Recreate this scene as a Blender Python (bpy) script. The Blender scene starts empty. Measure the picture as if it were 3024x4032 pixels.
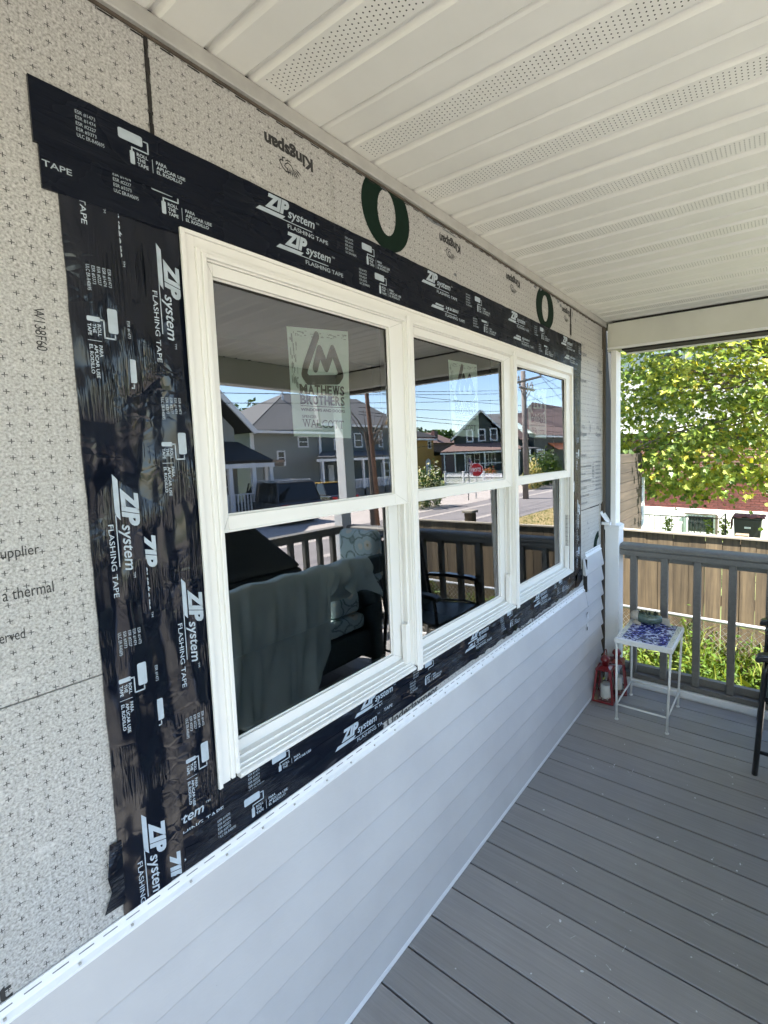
import bpy, math, random
from mathutils import Vector, Matrix
random.seed(7)
sc = bpy.context.scene
COL = sc.collection

# ------------------------------------------------------------ camera, light
CAM = Vector((0.973, 0.0, 1.559))
cam = bpy.data.cameras.new("camera")
cam.sensor_width = 36.0
cam.lens = 36 * 1839.4 / 4032
cam.shift_x = -401.1 / 4032
cam.shift_y = -98.0 / 4032
cam.clip_start = 0.02
cam.clip_end = 600
co = bpy.data.objects.new("camera", cam)
COL.objects.link(co)
rows = [(0.84489, 0.53460, -0.01914), (-0.02854, 0.08077, 0.99632), (0.53418, -0.84124, 0.08350)]
rows = [Vector(r).normalized() for r in rows]
M = Matrix(((rows[0][0], rows[1][0], rows[2][0], CAM.x), (rows[0][1], rows[1][1], rows[2][1], CAM.y),
            (rows[0][2], rows[1][2], rows[2][2], CAM.z), (0, 0, 0, 1)))
co.matrix_world = M
sc.camera = co

SUN_TO = Vector((0.56, -0.18, 0.81)).normalized()
w = bpy.data.worlds.new("World")
sc.world = w
w.use_nodes = True
wn = w.node_tree
bg = wn.nodes["Background"]
sky = wn.nodes.new("ShaderNodeTexSky")
sky.sky_type = 'NISHITA'
sky.sun_disc = False
sky.sun_elevation = math.asin(SUN_TO.z)
sky.sun_rotation = math.atan2(SUN_TO.x, SUN_TO.y)
sky.air_density = 1.0
sky.dust_density = 0.3
sky.ozone_density = 2.5
wn.links.new(sky.outputs[0], bg.inputs[0])
bg.inputs[1].default_value = 0.10
sl = bpy.data.lights.new("sun", 'SUN')
sl.energy = 5.0
sl.angle = math.radians(0.5)
sl.color = (1.0, 0.94, 0.84)
so = bpy.data.objects.new("sun", sl)
COL.objects.link(so)
so.rotation_euler = (-SUN_TO).to_track_quat('-Z', 'Y').to_euler()
sc.view_settings.view_transform = 'Standard'
sc.view_settings.look = 'None'
sc.view_settings.gamma = 1
sc.view_settings.exposure = 2.95
sc.cycles.max_bounces = 10
sc.cycles.transparent_max_bounces = 12
sc.cycles.glossy_bounces = 5
sc.cycles.caustics_reflective = False
sc.cycles.caustics_refractive = False

# ------------------------------------------------------------ materials
class NT:
    def __init__(s, name):
        s.m = bpy.data.materials.new(name); s.m.use_nodes = True
        s.t = s.m.node_tree; s.b = s.t.nodes["Principled BSDF"]
    def n(s, typ, **k):
        x = s.t.nodes.new(typ)
        for a, v in k.items(): setattr(x, a, v)
        return x
    def put(s, sock, v):
        if isinstance(v, (int, float)): sock.default_value = v
        elif isinstance(v, (tuple, list)): sock.default_value = tuple(v) + ((1,) if len(v) == 3 and len(sock.default_value) == 4 else ())
        else: s.t.links.new(v, sock)
    def math(s, op, a, b=0.0, c=0.0):
        x = s.n("ShaderNodeMath", operation=op)
        s.put(x.inputs[0], a); s.put(x.inputs[1], b); s.put(x.inputs[2], c)
        return x.outputs[0]
    def coord(s, kind="Object", scale=None):
        x = s.n("ShaderNodeTexCoord").outputs[kind]
        if scale:
            mp = s.n("ShaderNodeMapping"); s.t.links.new(x, mp.inputs[0]); mp.inputs["Scale"].default_value = scale
            x = mp.outputs[0]
        return x
    def noise(s, scale, detail=3, vec=None, rough=0.6):
        x = s.n("ShaderNodeTexNoise"); s.put(x.inputs["Scale"], scale); s.put(x.inputs["Detail"], detail); s.put(x.inputs["Roughness"], rough)
        s.t.links.new(vec if vec is not None else s.coord(), x.inputs["Vector"])
        return x.outputs[0]
    def ramp(s, fac, stops):
        x = s.n("ShaderNodeValToRGB"); s.put(x.inputs[0], fac)
        e = x.color_ramp.elements
        while len(e) < len(stops): e.new(0.5)
        for i, (p, c) in enumerate(stops):
            e[i].position = p; e[i].color = tuple(c) + (1,) if len(c) == 3 else c
        return x.outputs[0]
    def mix(s, fac, a, b, mode='MIX'):
        x = s.n("ShaderNodeMix", data_type='RGBA', blend_type=mode)
        s.put(x.inputs[0], fac); s.put(x.inputs[6], a); s.put(x.inputs[7], b)
        return x.outputs[2]
    def bump(s, h, strength=0.3, dist=0.01, nrm=None):
        x = s.n("ShaderNodeBump"); x.inputs["Strength"].default_value = strength; x.inputs["Distance"].default_value = dist
        s.t.links.new(h, x.inputs["Height"])
        if nrm: s.t.links.new(nrm, x.inputs["Normal"])
        return x.outputs[0]
    def set(s, **k):
        names = dict(color="Base Color", rough="Roughness", metal="Metallic", normal="Normal", spec="Specular IOR Level", coat="Coat Weight",
                     coatr="Coat Roughness", trans="Transmission Weight", sss="Subsurface Weight", sheen="Sheen Weight", emit="Emission Color", emits="Emission Strength", ior="IOR", alpha="Alpha")
        for a, v in k.items(): s.put(s.b.inputs[names[a]], v)
        return s.m

def C(r, g, b):
    """sRGB bytes to linear"""
    f = lambda v: (v / 255 / 12.92) if v <= 10.3 else ((v / 255 + 0.055) / 1.055) ** 2.4
    return (f(r), f(g), f(b))

def simple(name, col, rough=0.5, var=0.12, vscale=6, bump=0.0, bscale=60, metal=0.0, objvar=0.0, spec=0.5, stretch=None, coat=0.0, bd=0.01):
    n = NT(name)
    vec = n.coord(scale=stretch) if stretch else n.coord()
    f = n.noise(vscale, 4, vec)
    dark = tuple(c * (1 - var) for c in col); light = tuple(min(1, c * (1 + var)) for c in col)
    c = n.ramp(f, [(0.3, dark), (0.7, light)])
    if objvar:
        oi = n.n("ShaderNodeObjectInfo").outputs["Random"]
        v = n.math('MULTIPLY_ADD', oi, 2 * objvar, 1 - objvar)
        cc = n.n("ShaderNodeCombineColor"); [n.put(cc.inputs[i], v) for i in range(3)]
        c = n.mix(1.0, c, cc.outputs[0], 'MULTIPLY')
    kw = dict(color=c, rough=rough, metal=metal, spec=spec, coat=coat)
    if bump: kw['normal'] = n.bump(n.noise(bscale, 3, vec), bump, bd)
    return n.set(**kw)

def flat(name, col, rough=0.6, **k):
    n = NT(name); return n.set(color=tuple(col), rough=rough, **k)

MT = {}
# vinyl / trim
MT['vinyl'] = simple('window vinyl', (0.72, 0.71, 0.675), 0.30, 0.015, 3)
MT['trim'] = simple('white trim', (0.74, 0.745, 0.74), 0.4, 0.05, 5, 0.05, 200, bd=0.001)
MT['jchan'] = simple('aluminium channel', (0.36, 0.355, 0.33), 0.4, 0.12, 14, 0.05, 200, bd=0.001)
MT['dark'] = simple('dark gap', (0.018, 0.016, 0.014), 0.9, 0.3, 8)
MT['darkbrown'] = simple('dark brown wood and gaps', (0.075, 0.06, 0.045), 0.8, 0.4, 25, 0.3, 40, stretch=(1, 1, 0.15))
# siding: dusty
def siding_mat():
    n = NT('vinyl siding')
    v = n.coord()
    a = n.noise(3.5, 5, v)
    base = n.ramp(a, [(0.35, (0.44, 0.433, 0.43)), (0.65, (0.49, 0.483, 0.475))])
    sp = n.math('GREATER_THAN', n.noise(70, 2, v), 0.79)
    base = n.mix(n.math('MULTIPLY', sp, 0.35), base, (0.25, 0.24, 0.25))
    h = n.noise(260, 3, n.coord(scale=(1, .25, 1)))
    return n.set(color=base, rough=0.42, normal=n.bump(h, 0.25, 0.0012))
MT['siding'] = siding_mat()

def sheath_mat():
    n = NT('sheathing facer')
    v = n.coord()
    sep = n.n("ShaderNodeSeparateXYZ"); n.t.links.new(v, sep.inputs[0]); X, Y, Z = sep.outputs
    fy = n.math('SUBTRACT', n.math('FRACT', n.math('DIVIDE', n.math('SUBTRACT', Y, 0.279 - .0109 - 5 * .0218 * 40), 0.0218)), 0.5)
    fz = n.math('SUBTRACT', n.math('FRACT', n.math('DIVIDE', n.math('SUBTRACT', Z, 1.411 - .01225 - .0245 * 100), 0.0245)), 0.5)
    dy = n.math('MULTIPLY', n.math('ABSOLUTE', fy), 0.0218); dz = n.math('MULTIPLY', n.math('ABSOLUTE', fz), 0.0245)
    arm, th = 0.0036, 0.00058
    h1 = n.math('MULTIPLY', n.math('LESS_THAN', dy, arm), n.math('LESS_THAN', dz, th))
    h2 = n.math('MULTIPLY', n.math('LESS_THAN', dz, arm), n.math('LESS_THAN', dy, th))
    cross = n.math('MAXIMUM', h1, h2)
    fib = n.noise(420, 3, n.coord(scale=(1, .55, 1)))
    weave = n.n("ShaderNodeTexVoronoi"); weave.inputs["Scale"].default_value = 210; n.t.links.new(v, weave.inputs["Vector"])
    spk = n.noise(260, 4, v)
    base = n.ramp(spk, [(0.30, (0.16, 0.155, 0.145)), (0.45, (0.33, 0.325, 0.31)), (0.60, (0.46, 0.455, 0.435)), (0.75, (0.62, 0.61, 0.59))])
    big = n.noise(2.2, 3, v)
    base = n.mix(n.ramp(big, [(0.35, (0, 0, 0)), (0.75, (0.35, 0.35, 0.35))]), base, (0.36, 0.345, 0.31))
    base = n.mix(n.math('MULTIPLY', cross, 0.95), base, (0.025, 0.025, 0.025))
    # vertical wrinkles in the facer
    wr = n.noise(14, 3, n.coord(scale=(1, 3.2, 0.35)))
    scuff = n.noise(9, 5, n.coord(scale=(1, 1, 2.2)), .75)
    base = n.mix(n.ramp(scuff, [(0.58, (0, 0, 0)), (0.72, (.55, .55, .55))]), base, (0.62, 0.61, 0.58))
    base = n.mix(n.ramp(scuff, [(0.26, (.5, .5, .5)), (0.40, (0, 0, 0))]), base, (0.17, 0.165, 0.15))
    b1 = n.bump(weave.outputs[0], 0.4, 0.0012)
    b2 = n.bump(fib, 0.5, 0.0012, b1)
    b3 = n.bump(wr, 0.25, 0.006, b2)
    return n.set(color=base, rough=0.48, normal=b3, spec=0.6)
MT['sheath'] = sheath_mat()

def tape_mat(name, stretch, strength, rough, spec=.5, cover=(.40, .62)):
    n = NT(name)
    wr = n.noise(6, 3, n.coord(scale=stretch), 0.55)
    rid = n.math('SUBTRACT', 1.0, n.math('MULTIPLY', n.math('ABSOLUTE', n.math('SUBTRACT', wr, 0.5)), 5.0))
    rid = n.math('POWER', n.math('MAXIMUM', rid, 0.0), 2.0)
    soft = n.noise(3.2, 2, n.coord(scale=tuple(max(1, s_ * .22) for s_ in stretch)))
    patch = n.noise(7, 2, n.coord())
    st = n.ramp(patch, [(cover[0], (0.0, 0.0, 0.0)), (cover[1], (1, 1, 1))])
    b0 = n.bump(soft, strength, 0.05)
    b1 = n.bump(n.math('MULTIPLY', rid, st), strength, 0.0035, b0)
    crumple = n.n("ShaderNodeTexVoronoi", feature='DISTANCE_TO_EDGE'); crumple.inputs["Scale"].default_value = 45; n.t.links.new(n.coord(), crumple.inputs["Vector"])
    p2 = n.ramp(n.noise(5, 2, n.coord(scale=(1, 1.7, 1.3))), [(0.5, (0, 0, 0)), (0.66, (1, 1, 1))])
    b2 = n.bump(n.math('MULTIPLY', n.math('MINIMUM', crumple.outputs[0], .2), p2), strength * .5, 0.006, b1)
    rr = n.ramp(n.noise(9, 3, n.coord()), [(0.35, (rough,) * 3), (0.7, (rough + .16,) * 3)])
    return n.set(color=(0.004, 0.006, 0.012), rough=rr, normal=b2, spec=spec)
MT['tape_h'] = tape_mat('black tape top', (1, 1.0, 9), 0.35, 0.20, .14)
MT['tape_v'] = tape_mat('black tape side', (1, 14, .8), 0.8, 0.07, .30, (.50, .66))
MT['tape_b'] = tape_mat('black tape bottom', (1, 1.8, 16), 0.8, 0.09, .28, (.46, .64))
MT['tape_r'] = tape_mat('black tape right', (1, 26, .7), 1.0, 0.06, .9, (.2, .4))
MT['print'] = simple('tape print', (0.36, 0.42, 0.47), 0.45, 0.12, 40)
MT['ink'] = flat('black ink', (0.022, 0.022, 0.022), 0.7)
MT['inkfaint'] = simple('faded ink', (0.16, 0.17, 0.18), 0.7, 0.5, 90)
MT['inkgreen'] = simple('dark green ink', (0.004, 0.015, 0.009), 0.8, 0.15, 60, spec=.15)

def board_mat(name, c1, c2, rough=0.6, grain=(1, 40, 40), objvar=0.12, bump=0.2, specks=False, bd=0.002):
    n = NT(name)
    v = n.coord(scale=grain)
    oi = n.n("ShaderNodeObjectInfo").outputs["Random"]
    off = n.n("ShaderNodeVectorMath", operation='ADD'); n.t.links.new(v, off.inputs[0])
    cx = n.n("ShaderNodeCombineXYZ"); [n.put(cx.inputs[i], n.math('MULTIPLY', oi, 37.0)) for i in range(3)]
    n.t.links.new(cx.outputs[0], off.inputs[1])
    g = n.noise(1.0, 5, off.outputs[0], 0.7)
    c = n.ramp(g, [(0.3, c1), (0.7, c2)])
    big = n.noise(2.3, 3, n.coord())
    c = n.mix(n.ramp(big, [(0.35, (0, 0, 0)), (0.7, (0.45, 0.45, 0.45))]), c, tuple(x * 0.72 for x in c1))
    vv = n.math('MULTIPLY_ADD', oi, 2 * objvar, 1 - objvar)
    cc = n.n("ShaderNodeCombineColor"); [n.put(cc.inputs[i], vv) for i in range(3)]
    c = n.mix(1.0, c, cc.outputs[0], 'MULTIPLY')
    if specks:
        s1 = n.noise(26, 3, n.coord(), 0.7)
        s2 = n.noise(2.0, 2, n.coord())
        m = n.math('MULTIPLY', n.math('GREATER_THAN', s1, 0.775), n.math('GREATER_THAN', s2, 0.50))
        c = n.mix(n.math('MULTIPLY', m, 0.55), c, (0.5, 0.5, 0.5))
        sc2 = n.noise(9, 4, n.coord(scale=(1, 3, 1)), 0.7)
        c = n.mix(n.ramp(sc2, [(0.60, (0, 0, 0)), (0.75, (.16, .16, .16))]), c, (0.4, 0.4, 0.4))
    return n.set(color=c, rough=rough, normal=n.bump(g, bump, bd))
MT['deck'] = board_mat('composite decking', (0.26, 0.25, 0.24), (0.335, 0.322, 0.31), 0.5, (3, 160, 160), 0.10, 0.5, True)
MT['rail'] = board_mat('grey composite rail', (0.128, 0.120, 0.104), (0.182, 0.171, 0.15), 0.6, (60, 60, 60), 0.06, 0.4)
MT['fence'] = board_mat('weathered picket', (0.055, 0.041, 0.027), (0.20, 0.148, 0.086), 0.8, (26, 26, 1.3), 0.35, 0.5)
MT['fencecap'] = board_mat('sunlit weathered cap', (0.3, 0.26, 0.2), (0.42, 0.38, 0.31), 0.8, (1.3, 26, 26), 0.1, 0.3)  # paler than the pickets: sunlight on the fence top is put into the colour
MT['fenceboard'] = board_mat('weathered shaded plank', (0.012, 0.009, 0.0065), (0.045, 0.034, 0.024), 0.8, (26, 1.3, 26), 0.3, 0.5)  # tree shade over this fence is put into its dark colour

def ceiling_mat():
    n = NT('perforated soffit')
    v = n.coord()
    sep = n.n("ShaderNodeSeparateXYZ"); n.t.links.new(v, sep.inputs[0]); X, Y, Z = sep.outputs
    px, py = 0.0112, 0.0098
    col = n.math('FLOOR', n.math('DIVIDE', X, px))
    odd = n.math('FRACT', n.math('MULTIPLY', col, 0.5))          # 0 or .5
    yy = n.math('ADD', n.math('DIVIDE', n.math('SUBTRACT', Y, 0.1335), py), n.math('ADD', odd, 100.5))
    dx = n.math('MULTIPLY', n.math('SUBTRACT', n.math('FRACT', n.math('DIVIDE', X, px)), 0.5), px)
    dy = n.math('MULTIPLY', n.math('SUBTRACT', n.math('FRACT', yy), 0.5), py)
    d = n.math('SQRT', n.math('ADD', n.math('MULTIPLY', dx, dx), n.math('MULTIPLY', dy, dy)))
    hole = n.math('LESS_THAN', d, 0.00165)
    band = n.math('LESS_THAN', n.math('ABSOLUTE', n.math('SUBTRACT', Y, 0.1335)), 0.0272)
    hole = n.math('MULTIPLY', n.math('MULTIPLY', hole, band), n.math('GREATER_THAN', X, 0.035))
    a = n.noise(5, 4, v)
    base = n.ramp(a, [(0.3, (0.75, 0.742, 0.69)), (0.7, (0.81, 0.80, 0.745))])
    sp = n.math('GREATER_THAN', n.noise(55, 2, v), 0.80)
    base = n.mix(n.math('MULTIPLY', sp, 0.3), base, (0.3, 0.28, 0.2))
    base = n.mix(hole, base, (0.035, 0.033, 0.028))
    return n.set(color=base, rough=0.5, normal=n.bump(n.noise(150, 3, v), 0.15, 0.001))
MT['soffit'] = ceiling_mat()

def glass_mat():
    n = NT('window glass')
    t = n.t; out = t.nodes["Material Output"]; t.nodes.remove(n.b)
    g = n.n("ShaderNodeBsdfGlossy"); g.inputs["Roughness"].default_value = 0.0
    g.inputs["Color"].default_value = (0.93, 0.95, 1.0, 1)
    tr = n.n("ShaderNodeBsdfTransparent"); tr.inputs[0].default_value = (0.96, 0.98, 0.965, 1)
    fr = n.n("ShaderNodeFresnel"); fr.inputs["IOR"].default_value = 2.6
    mx = n.n("ShaderNodeMixShader"); t.links.new(fr.outputs[0], mx.inputs[0]); t.links.new(tr.outputs[0], mx.inputs[1]); t.links.new(g.outputs[0], mx.inputs[2])
    t.links.new(mx.outputs[0], out.inputs[0])
    return n.m
MT['glass'] = glass_mat()
MT['room'] = simple('dark room wall', (0.012, 0.014, 0.013), 0.9, 0.2, 2)  # near black: the unlit room's darkness is put into the wall colour

def leaf_mat(name, stops, transl=0.45, rough=0.42):
    n = NT(name)
    at = n.n("ShaderNodeAttribute"); at.attribute_name = "rnd"
    c = n.ramp(at.outputs["Fac"], stops)
    out = n.t.nodes["Material Output"]
    n.set(color=c, rough=rough, spec=0.4)
    tr = n.n("ShaderNodeBsdfTranslucent"); n.t.links.new(n.mix(1.0, c, (1.5, 1.35, 0.5), 'MULTIPLY'), tr.inputs[0])
    mx = n.n("ShaderNodeMixShader"); mx.inputs[0].default_value = transl
    n.t.links.new(n.b.outputs[0], mx.inputs[1]); n.t.links.new(tr.outputs[0], mx.inputs[2]); n.t.links.new(mx.outputs[0], out.inputs[0])
    return n.m
MT['maple'] = leaf_mat('maple leaf', [(0.0, (0.025, 0.05, 0.012)), (0.38, (0.10, 0.155, 0.028)), (0.72, (0.27, 0.32, 0.065)), (0.94, (0.36, 0.35, 0.06)), (1.0, (0.38, 0.31, 0.04))], 0.45)  # leaf variety, plus shaded and sunlit leaves put into the colour
MT['weed'] = leaf_mat('weeds', [(0.0, (0.035, 0.08, 0.010)), (0.5, (0.085, 0.145, 0.014)), (1.0, (0.20, 0.22, 0.05))], 0.4, 0.6)
MT['shrub'] = leaf_mat('shrub leaf', [(0.0, (0.02, 0.05, 0.012)), (0.6, (0.05, 0.10, 0.02)), (1.0, (0.12, 0.17, 0.03))], 0.3)
MT['hydr'] = leaf_mat('hydrangea', [(0.0, (0.08, 0.14, 0.02)), (0.35, (0.14, 0.2, 0.04)), (0.5, (0.6, 0.5, 0.22)), (1.0, (0.75, 0.68, 0.42))], 0.3)
MT['whitefl'] = leaf_mat('white flowering shrub', [(0.0, (0.03, 0.08, 0.015)), (0.62, (0.08, 0.15, 0.03)), (0.68, (0.65, 0.65, 0.55)), (1.0, (0.8, 0.8, 0.72))], 0.3)
MT['redfl'] = leaf_mat('red flowers', [(0.0, (0.05, 0.1, 0.02)), (0.4, (0.1, 0.13, 0.03)), (0.5, (0.5, 0.12, 0.05)), (1.0, (0.6, 0.2, 0.1))], 0.3)
MT['bark'] = simple('bark', (0.09, 0.075, 0.06), 0.9, 0.4, 20, 0.6, 30, stretch=(1, 1, .3))

# ------------------------------------------------------------ mesh helpers
class MB:
    def __init__(s): s.v = []; s.f = []; s.r = []
    def quad(s, a, b, c, d): k = len(s.v); s.v += [tuple(a), tuple(b), tuple(c), tuple(d)]; s.f.append((k, k + 1, k + 2, k + 3)); return s
    def poly(s, pts): k = len(s.v); s.v += [tuple(p) for p in pts]; s.f.append(tuple(range(k, k + len(pts)))); return s
    def box(s, x0, x1, y0, y1, z0, z1):
        k = len(s.v)
        s.v += [(x0, y0, z0), (x1, y0, z0), (x1, y1, z0), (x0, y1, z0), (x0, y0, z1), (x1, y0, z1), (x1, y1, z1), (x0, y1, z1)]
        s.f += [(k, k + 3, k + 2, k + 1), (k + 4, k + 5, k + 6, k + 7), (k, k + 1, k + 5, k + 4), (k + 1, k + 2, k + 6, k + 5), (k + 2, k + 3, k + 7, k + 6), (k + 3, k, k + 4, k + 7)]
        return s
    def hexa(s, p):   # 8 points: bottom 4 ccw, top 4 ccw
        k = len(s.v); s.v += [tuple(q) for q in p]
        s.f += [(k, k + 3, k + 2, k + 1), (k + 4, k + 5, k + 6, k + 7), (k, k + 1, k + 5, k + 4), (k + 1, k + 2, k + 6, k + 5), (k + 2, k + 3, k + 7, k + 6), (k + 3, k, k + 4, k + 7)]
        return s
    def tube(s, pts, r, n=8, cap=True):
        pts = [Vector(p) for p in pts]; rs = r if isinstance(r, (list, tuple)) else [r] * len(pts)
        rings = []; prev = None
        for i, p in enumerate(pts):
            d = (pts[min(i + 1, len(pts) - 1)] - pts[max(i - 1, 0)])
            d = d.normalized() if d.length > 1e-9 else Vector((0, 0, 1))
            if prev is None: a = d.orthogonal().normalized()
            else:
                a = prev - d * prev.dot(d)
                a = a.normalized() if a.length > 1e-6 else d.orthogonal().normalized()
            prev = a; b = d.cross(a)
            k = len(s.v)
            for j in range(n):
                t = 2 * math.pi * j / n
                s.v.append(tuple(p + (a * math.cos(t) + b * math.sin(t)) * rs[i]))
            rings.append(k)
        for i in range(len(rings) - 1):
            a, b = rings[i], rings[i + 1]
            for j in range(n): s.f.append((a + j, a + (j + 1) % n, b + (j + 1) % n, b + j))
        if cap:
            s.f.append(tuple(rings[0] + j for j in range(n))[::-1]); s.f.append(tuple(rings[-1] + j for j in range(n)))
        return s
    def lathe(s, c, prof, n=20):
        c = Vector(c); rings = []
        for r, z in prof:
            k = len(s.v); rings.append(k)
            for j in range(n):
                t = 2 * math.pi * j / n; s.v.append((c.x + r * math.cos(t), c.y + r * math.sin(t), c.z + z))
        for i in range(len(rings) - 1):
            a, b = rings[i], rings[i + 1]
            for j in range(n): s.f.append((a + j, a + (j + 1) % n, b + (j + 1) % n, b + j))
        s.f.append(tuple(rings[0] + j for j in range(n))[::-1]); s.f.append(tuple(rings[-1] + j for j in range(n)))
        return s
    def prof_y(s, prof, y0, y1, close=True):   # (x,z) profile swept along y
        k = len(s.v); n = len(prof)
        s.v += [(x, y0, z) for x, z in prof] + [(x, y1, z) for x, z in prof]
        for j in range(n if close else n - 1): s.f.append((k + j, k + (j + 1) % n, k + n + (j + 1) % n, k + n + j))
        if close: s.f.append(tuple(range(k, k + n))[::-1]); s.f.append(tuple(range(k + n, k + 2 * n)))
        return s
    def prof_x(s, prof, x0, x1, close=True):   # (y,z)
        k = len(s.v); n = len(prof)
        s.v += [(x0, y, z) for y, z in prof] + [(x1, y, z) for y, z in prof]
        for j in range(n if close else n - 1): s.f.append((k + j, k + (j + 1) % n, k + n + (j + 1) % n, k + n + j))
        if close: s.f.append(tuple(range(k, k + n))[::-1]); s.f.append(tuple(range(k + n, k + 2 * n)))
        return s
    def mesh(s, name, mat=None, smooth=False, rnd=None):
        me = bpy.data.meshes.new(name); me.from_pydata(s.v, [], s.f)
        if mat: me.materials.append(MT[mat] if isinstance(mat, str) else mat)
        if rnd:
            at = me.attributes.new("rnd", 'FLOAT', 'FACE'); at.data.foreach_set("value", rnd)
        if smooth: me.polygons.foreach_set("use_smooth", [True] * len(me.polygons))
        me.update(); return me
    def obj(s, name, mat=None, parent=None, smooth=False, bev=0.0, rnd=None, seg=2):
        o = bpy.data.objects.new(name, s.mesh(name, mat, smooth, rnd)); COL.objects.link(o)
        if parent is not None: o.parent = parent
        if bev:
            m = o.modifiers.new("bevel", 'BEVEL'); m.width = bev; m.segments = seg; m.limit_method = 'ANGLE'; m.angle_limit = math.radians(40)
            m.harden_normals = False
        return o

def tag(o, label, cat, group=None, kind=None):
    o["label"] = label; o["category"] = cat
    if group: o["group"] = group
    if kind: o["kind"] = kind
    return o
def thing(name, label, cat, loc=(0, 0, 0), group=None):
    o = bpy.data.objects.new(name, None); COL.objects.link(o); o.empty_display_size = 0.1
    return tag(o, label, cat, group)
def struct(name, label=None):
    o = bpy.data.objects.new(name, None); COL.objects.link(o); o["kind"] = "structure"
    if label: o["label"] = label
    return o
def inst(mesh, name, parent, loc=(0, 0, 0), rot=(0, 0, 0), scl=(1, 1, 1)):
    o = bpy.data.objects.new(name, mesh); COL.objects.link(o); o.parent = parent
    o.location = loc; o.rotation_euler = rot; o.scale = scl
    return o

# ------------------------------------------------------------ lettering
_tc = {}
def glyphs(text, shear=0.0, offset=0.0):
    key = (text, shear, offset)
    if key not in _tc:
        cu = bpy.data.curves.new("t", 'FONT'); cu.body = text; cu.shear = shear; cu.offset = offset; cu.resolution_u = 3; cu.fill_mode = 'FRONT'
        ob = bpy.data.objects.new("t", cu); COL.objects.link(ob)
        me = bpy.data.meshes.new_from_object(ob)
        vs = [(v.co.x, v.co.y) for v in me.vertices]; fs = [tuple(p.vertices) for p in me.polygons]
        bpy.data.objects.remove(ob); bpy.data.meshes.remove(me); bpy.data.curves.remove(cu)
        x0 = min(v[0] for v in vs); x1 = max(v[0] for v in vs); y0 = min(v[1] for v in vs); y1 = max(v[1] for v in vs)
        _tc[key] = ([((x - x0) / (x1 - x0), (y - y0) / (y1 - y0)) for x, y in vs], fs)
    return _tc[key]
class P2:
    """flat print collected in (u, v), later laid on a surface"""
    def __init__(s): s.v = []; s.f = []
    def text(s, t, u0, v0, u1, v1, shear=0.0, offset=0.0):
        vs, fs = glyphs(t, shear, offset); k = len(s.v)
        s.v += [(u0 + x * (u1 - u0), v0 + y * (v1 - v0)) for x, y in vs]
        s.f += [tuple(k + i for i in f) for f in fs]; return s
    def poly(s, pts): k = len(s.v); s.v += list(pts); s.f.append(tuple(range(k, k + len(pts)))); return s
    def rect(s, u0, v0, u1, v1): return s.poly([(u0, v0), (u1, v0), (u1, v1), (u0, v1)])
    def rrect(s, u0, v0, u1, v1, r):
        p = []
        for cx, cy, a in ((u1 - r, v0 + r, -90), (u1 - r, v1 - r, 0), (u0 + r, v1 - r, 90), (u0 + r, v0 + r, 180)):
            for k in range(4):
                t = math.radians(a + k * 30); p.append((cx + r * math.cos(t), cy + r * math.sin(t)))
        return s.poly(p)
    def stroke(s, pts, w, cap=6):
        for (a, b) in zip(pts[:-1], pts[1:]):
            dx, dy = b[0] - a[0], b[1] - a[1]; L = math.hypot(dx, dy) or 1e-9
            nx, ny = -dy / L * w / 2, dx / L * w / 2
            s.poly([(a[0] + nx, a[1] + ny), (a[0] - nx, a[1] - ny), (b[0] - nx, b[1] - ny), (b[0] + nx, b[1] + ny)])
        if cap:
            for p in pts: s.poly([(p[0] + w / 2 * math.cos(t * 2 * math.pi / 12), p[1] + w / 2 * math.sin(t * 2 * math.pi / 12)) for t in range(12)])
        return s
    def ell(s, cu, cv, a, b, ia=0, ib=0, n=36):
        for i in range(n):
            t0, t1 = 2 * math.pi * i / n, 2 * math.pi * (i + 1) / n
            s.poly([(cu + ia * math.cos(t0), cv + ib * math.sin(t0)), (cu + a * math.cos(t0), cv + b * math.sin(t0)), (cu + a * math.cos(t1), cv + b * math.sin(t1)), (cu + ia * math.cos(t1), cv + ib * math.sin(t1))])
        return s
    def add(s, o, fn): k = len(s.v); s.v += [fn(*p) for p in o.v]; s.f += [tuple(k + i for i in f) for f in o.f]; return s
    def lay(s, name, mat, parent, fn, clip=None):
        m = MB(); m.v = [tuple(fn(*p)) for p in s.v]
        m.f = s.f if clip is None else [f for f in s.f if all(clip(m.v[i]) for i in f)]
        return m.obj(name, mat, parent)

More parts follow.
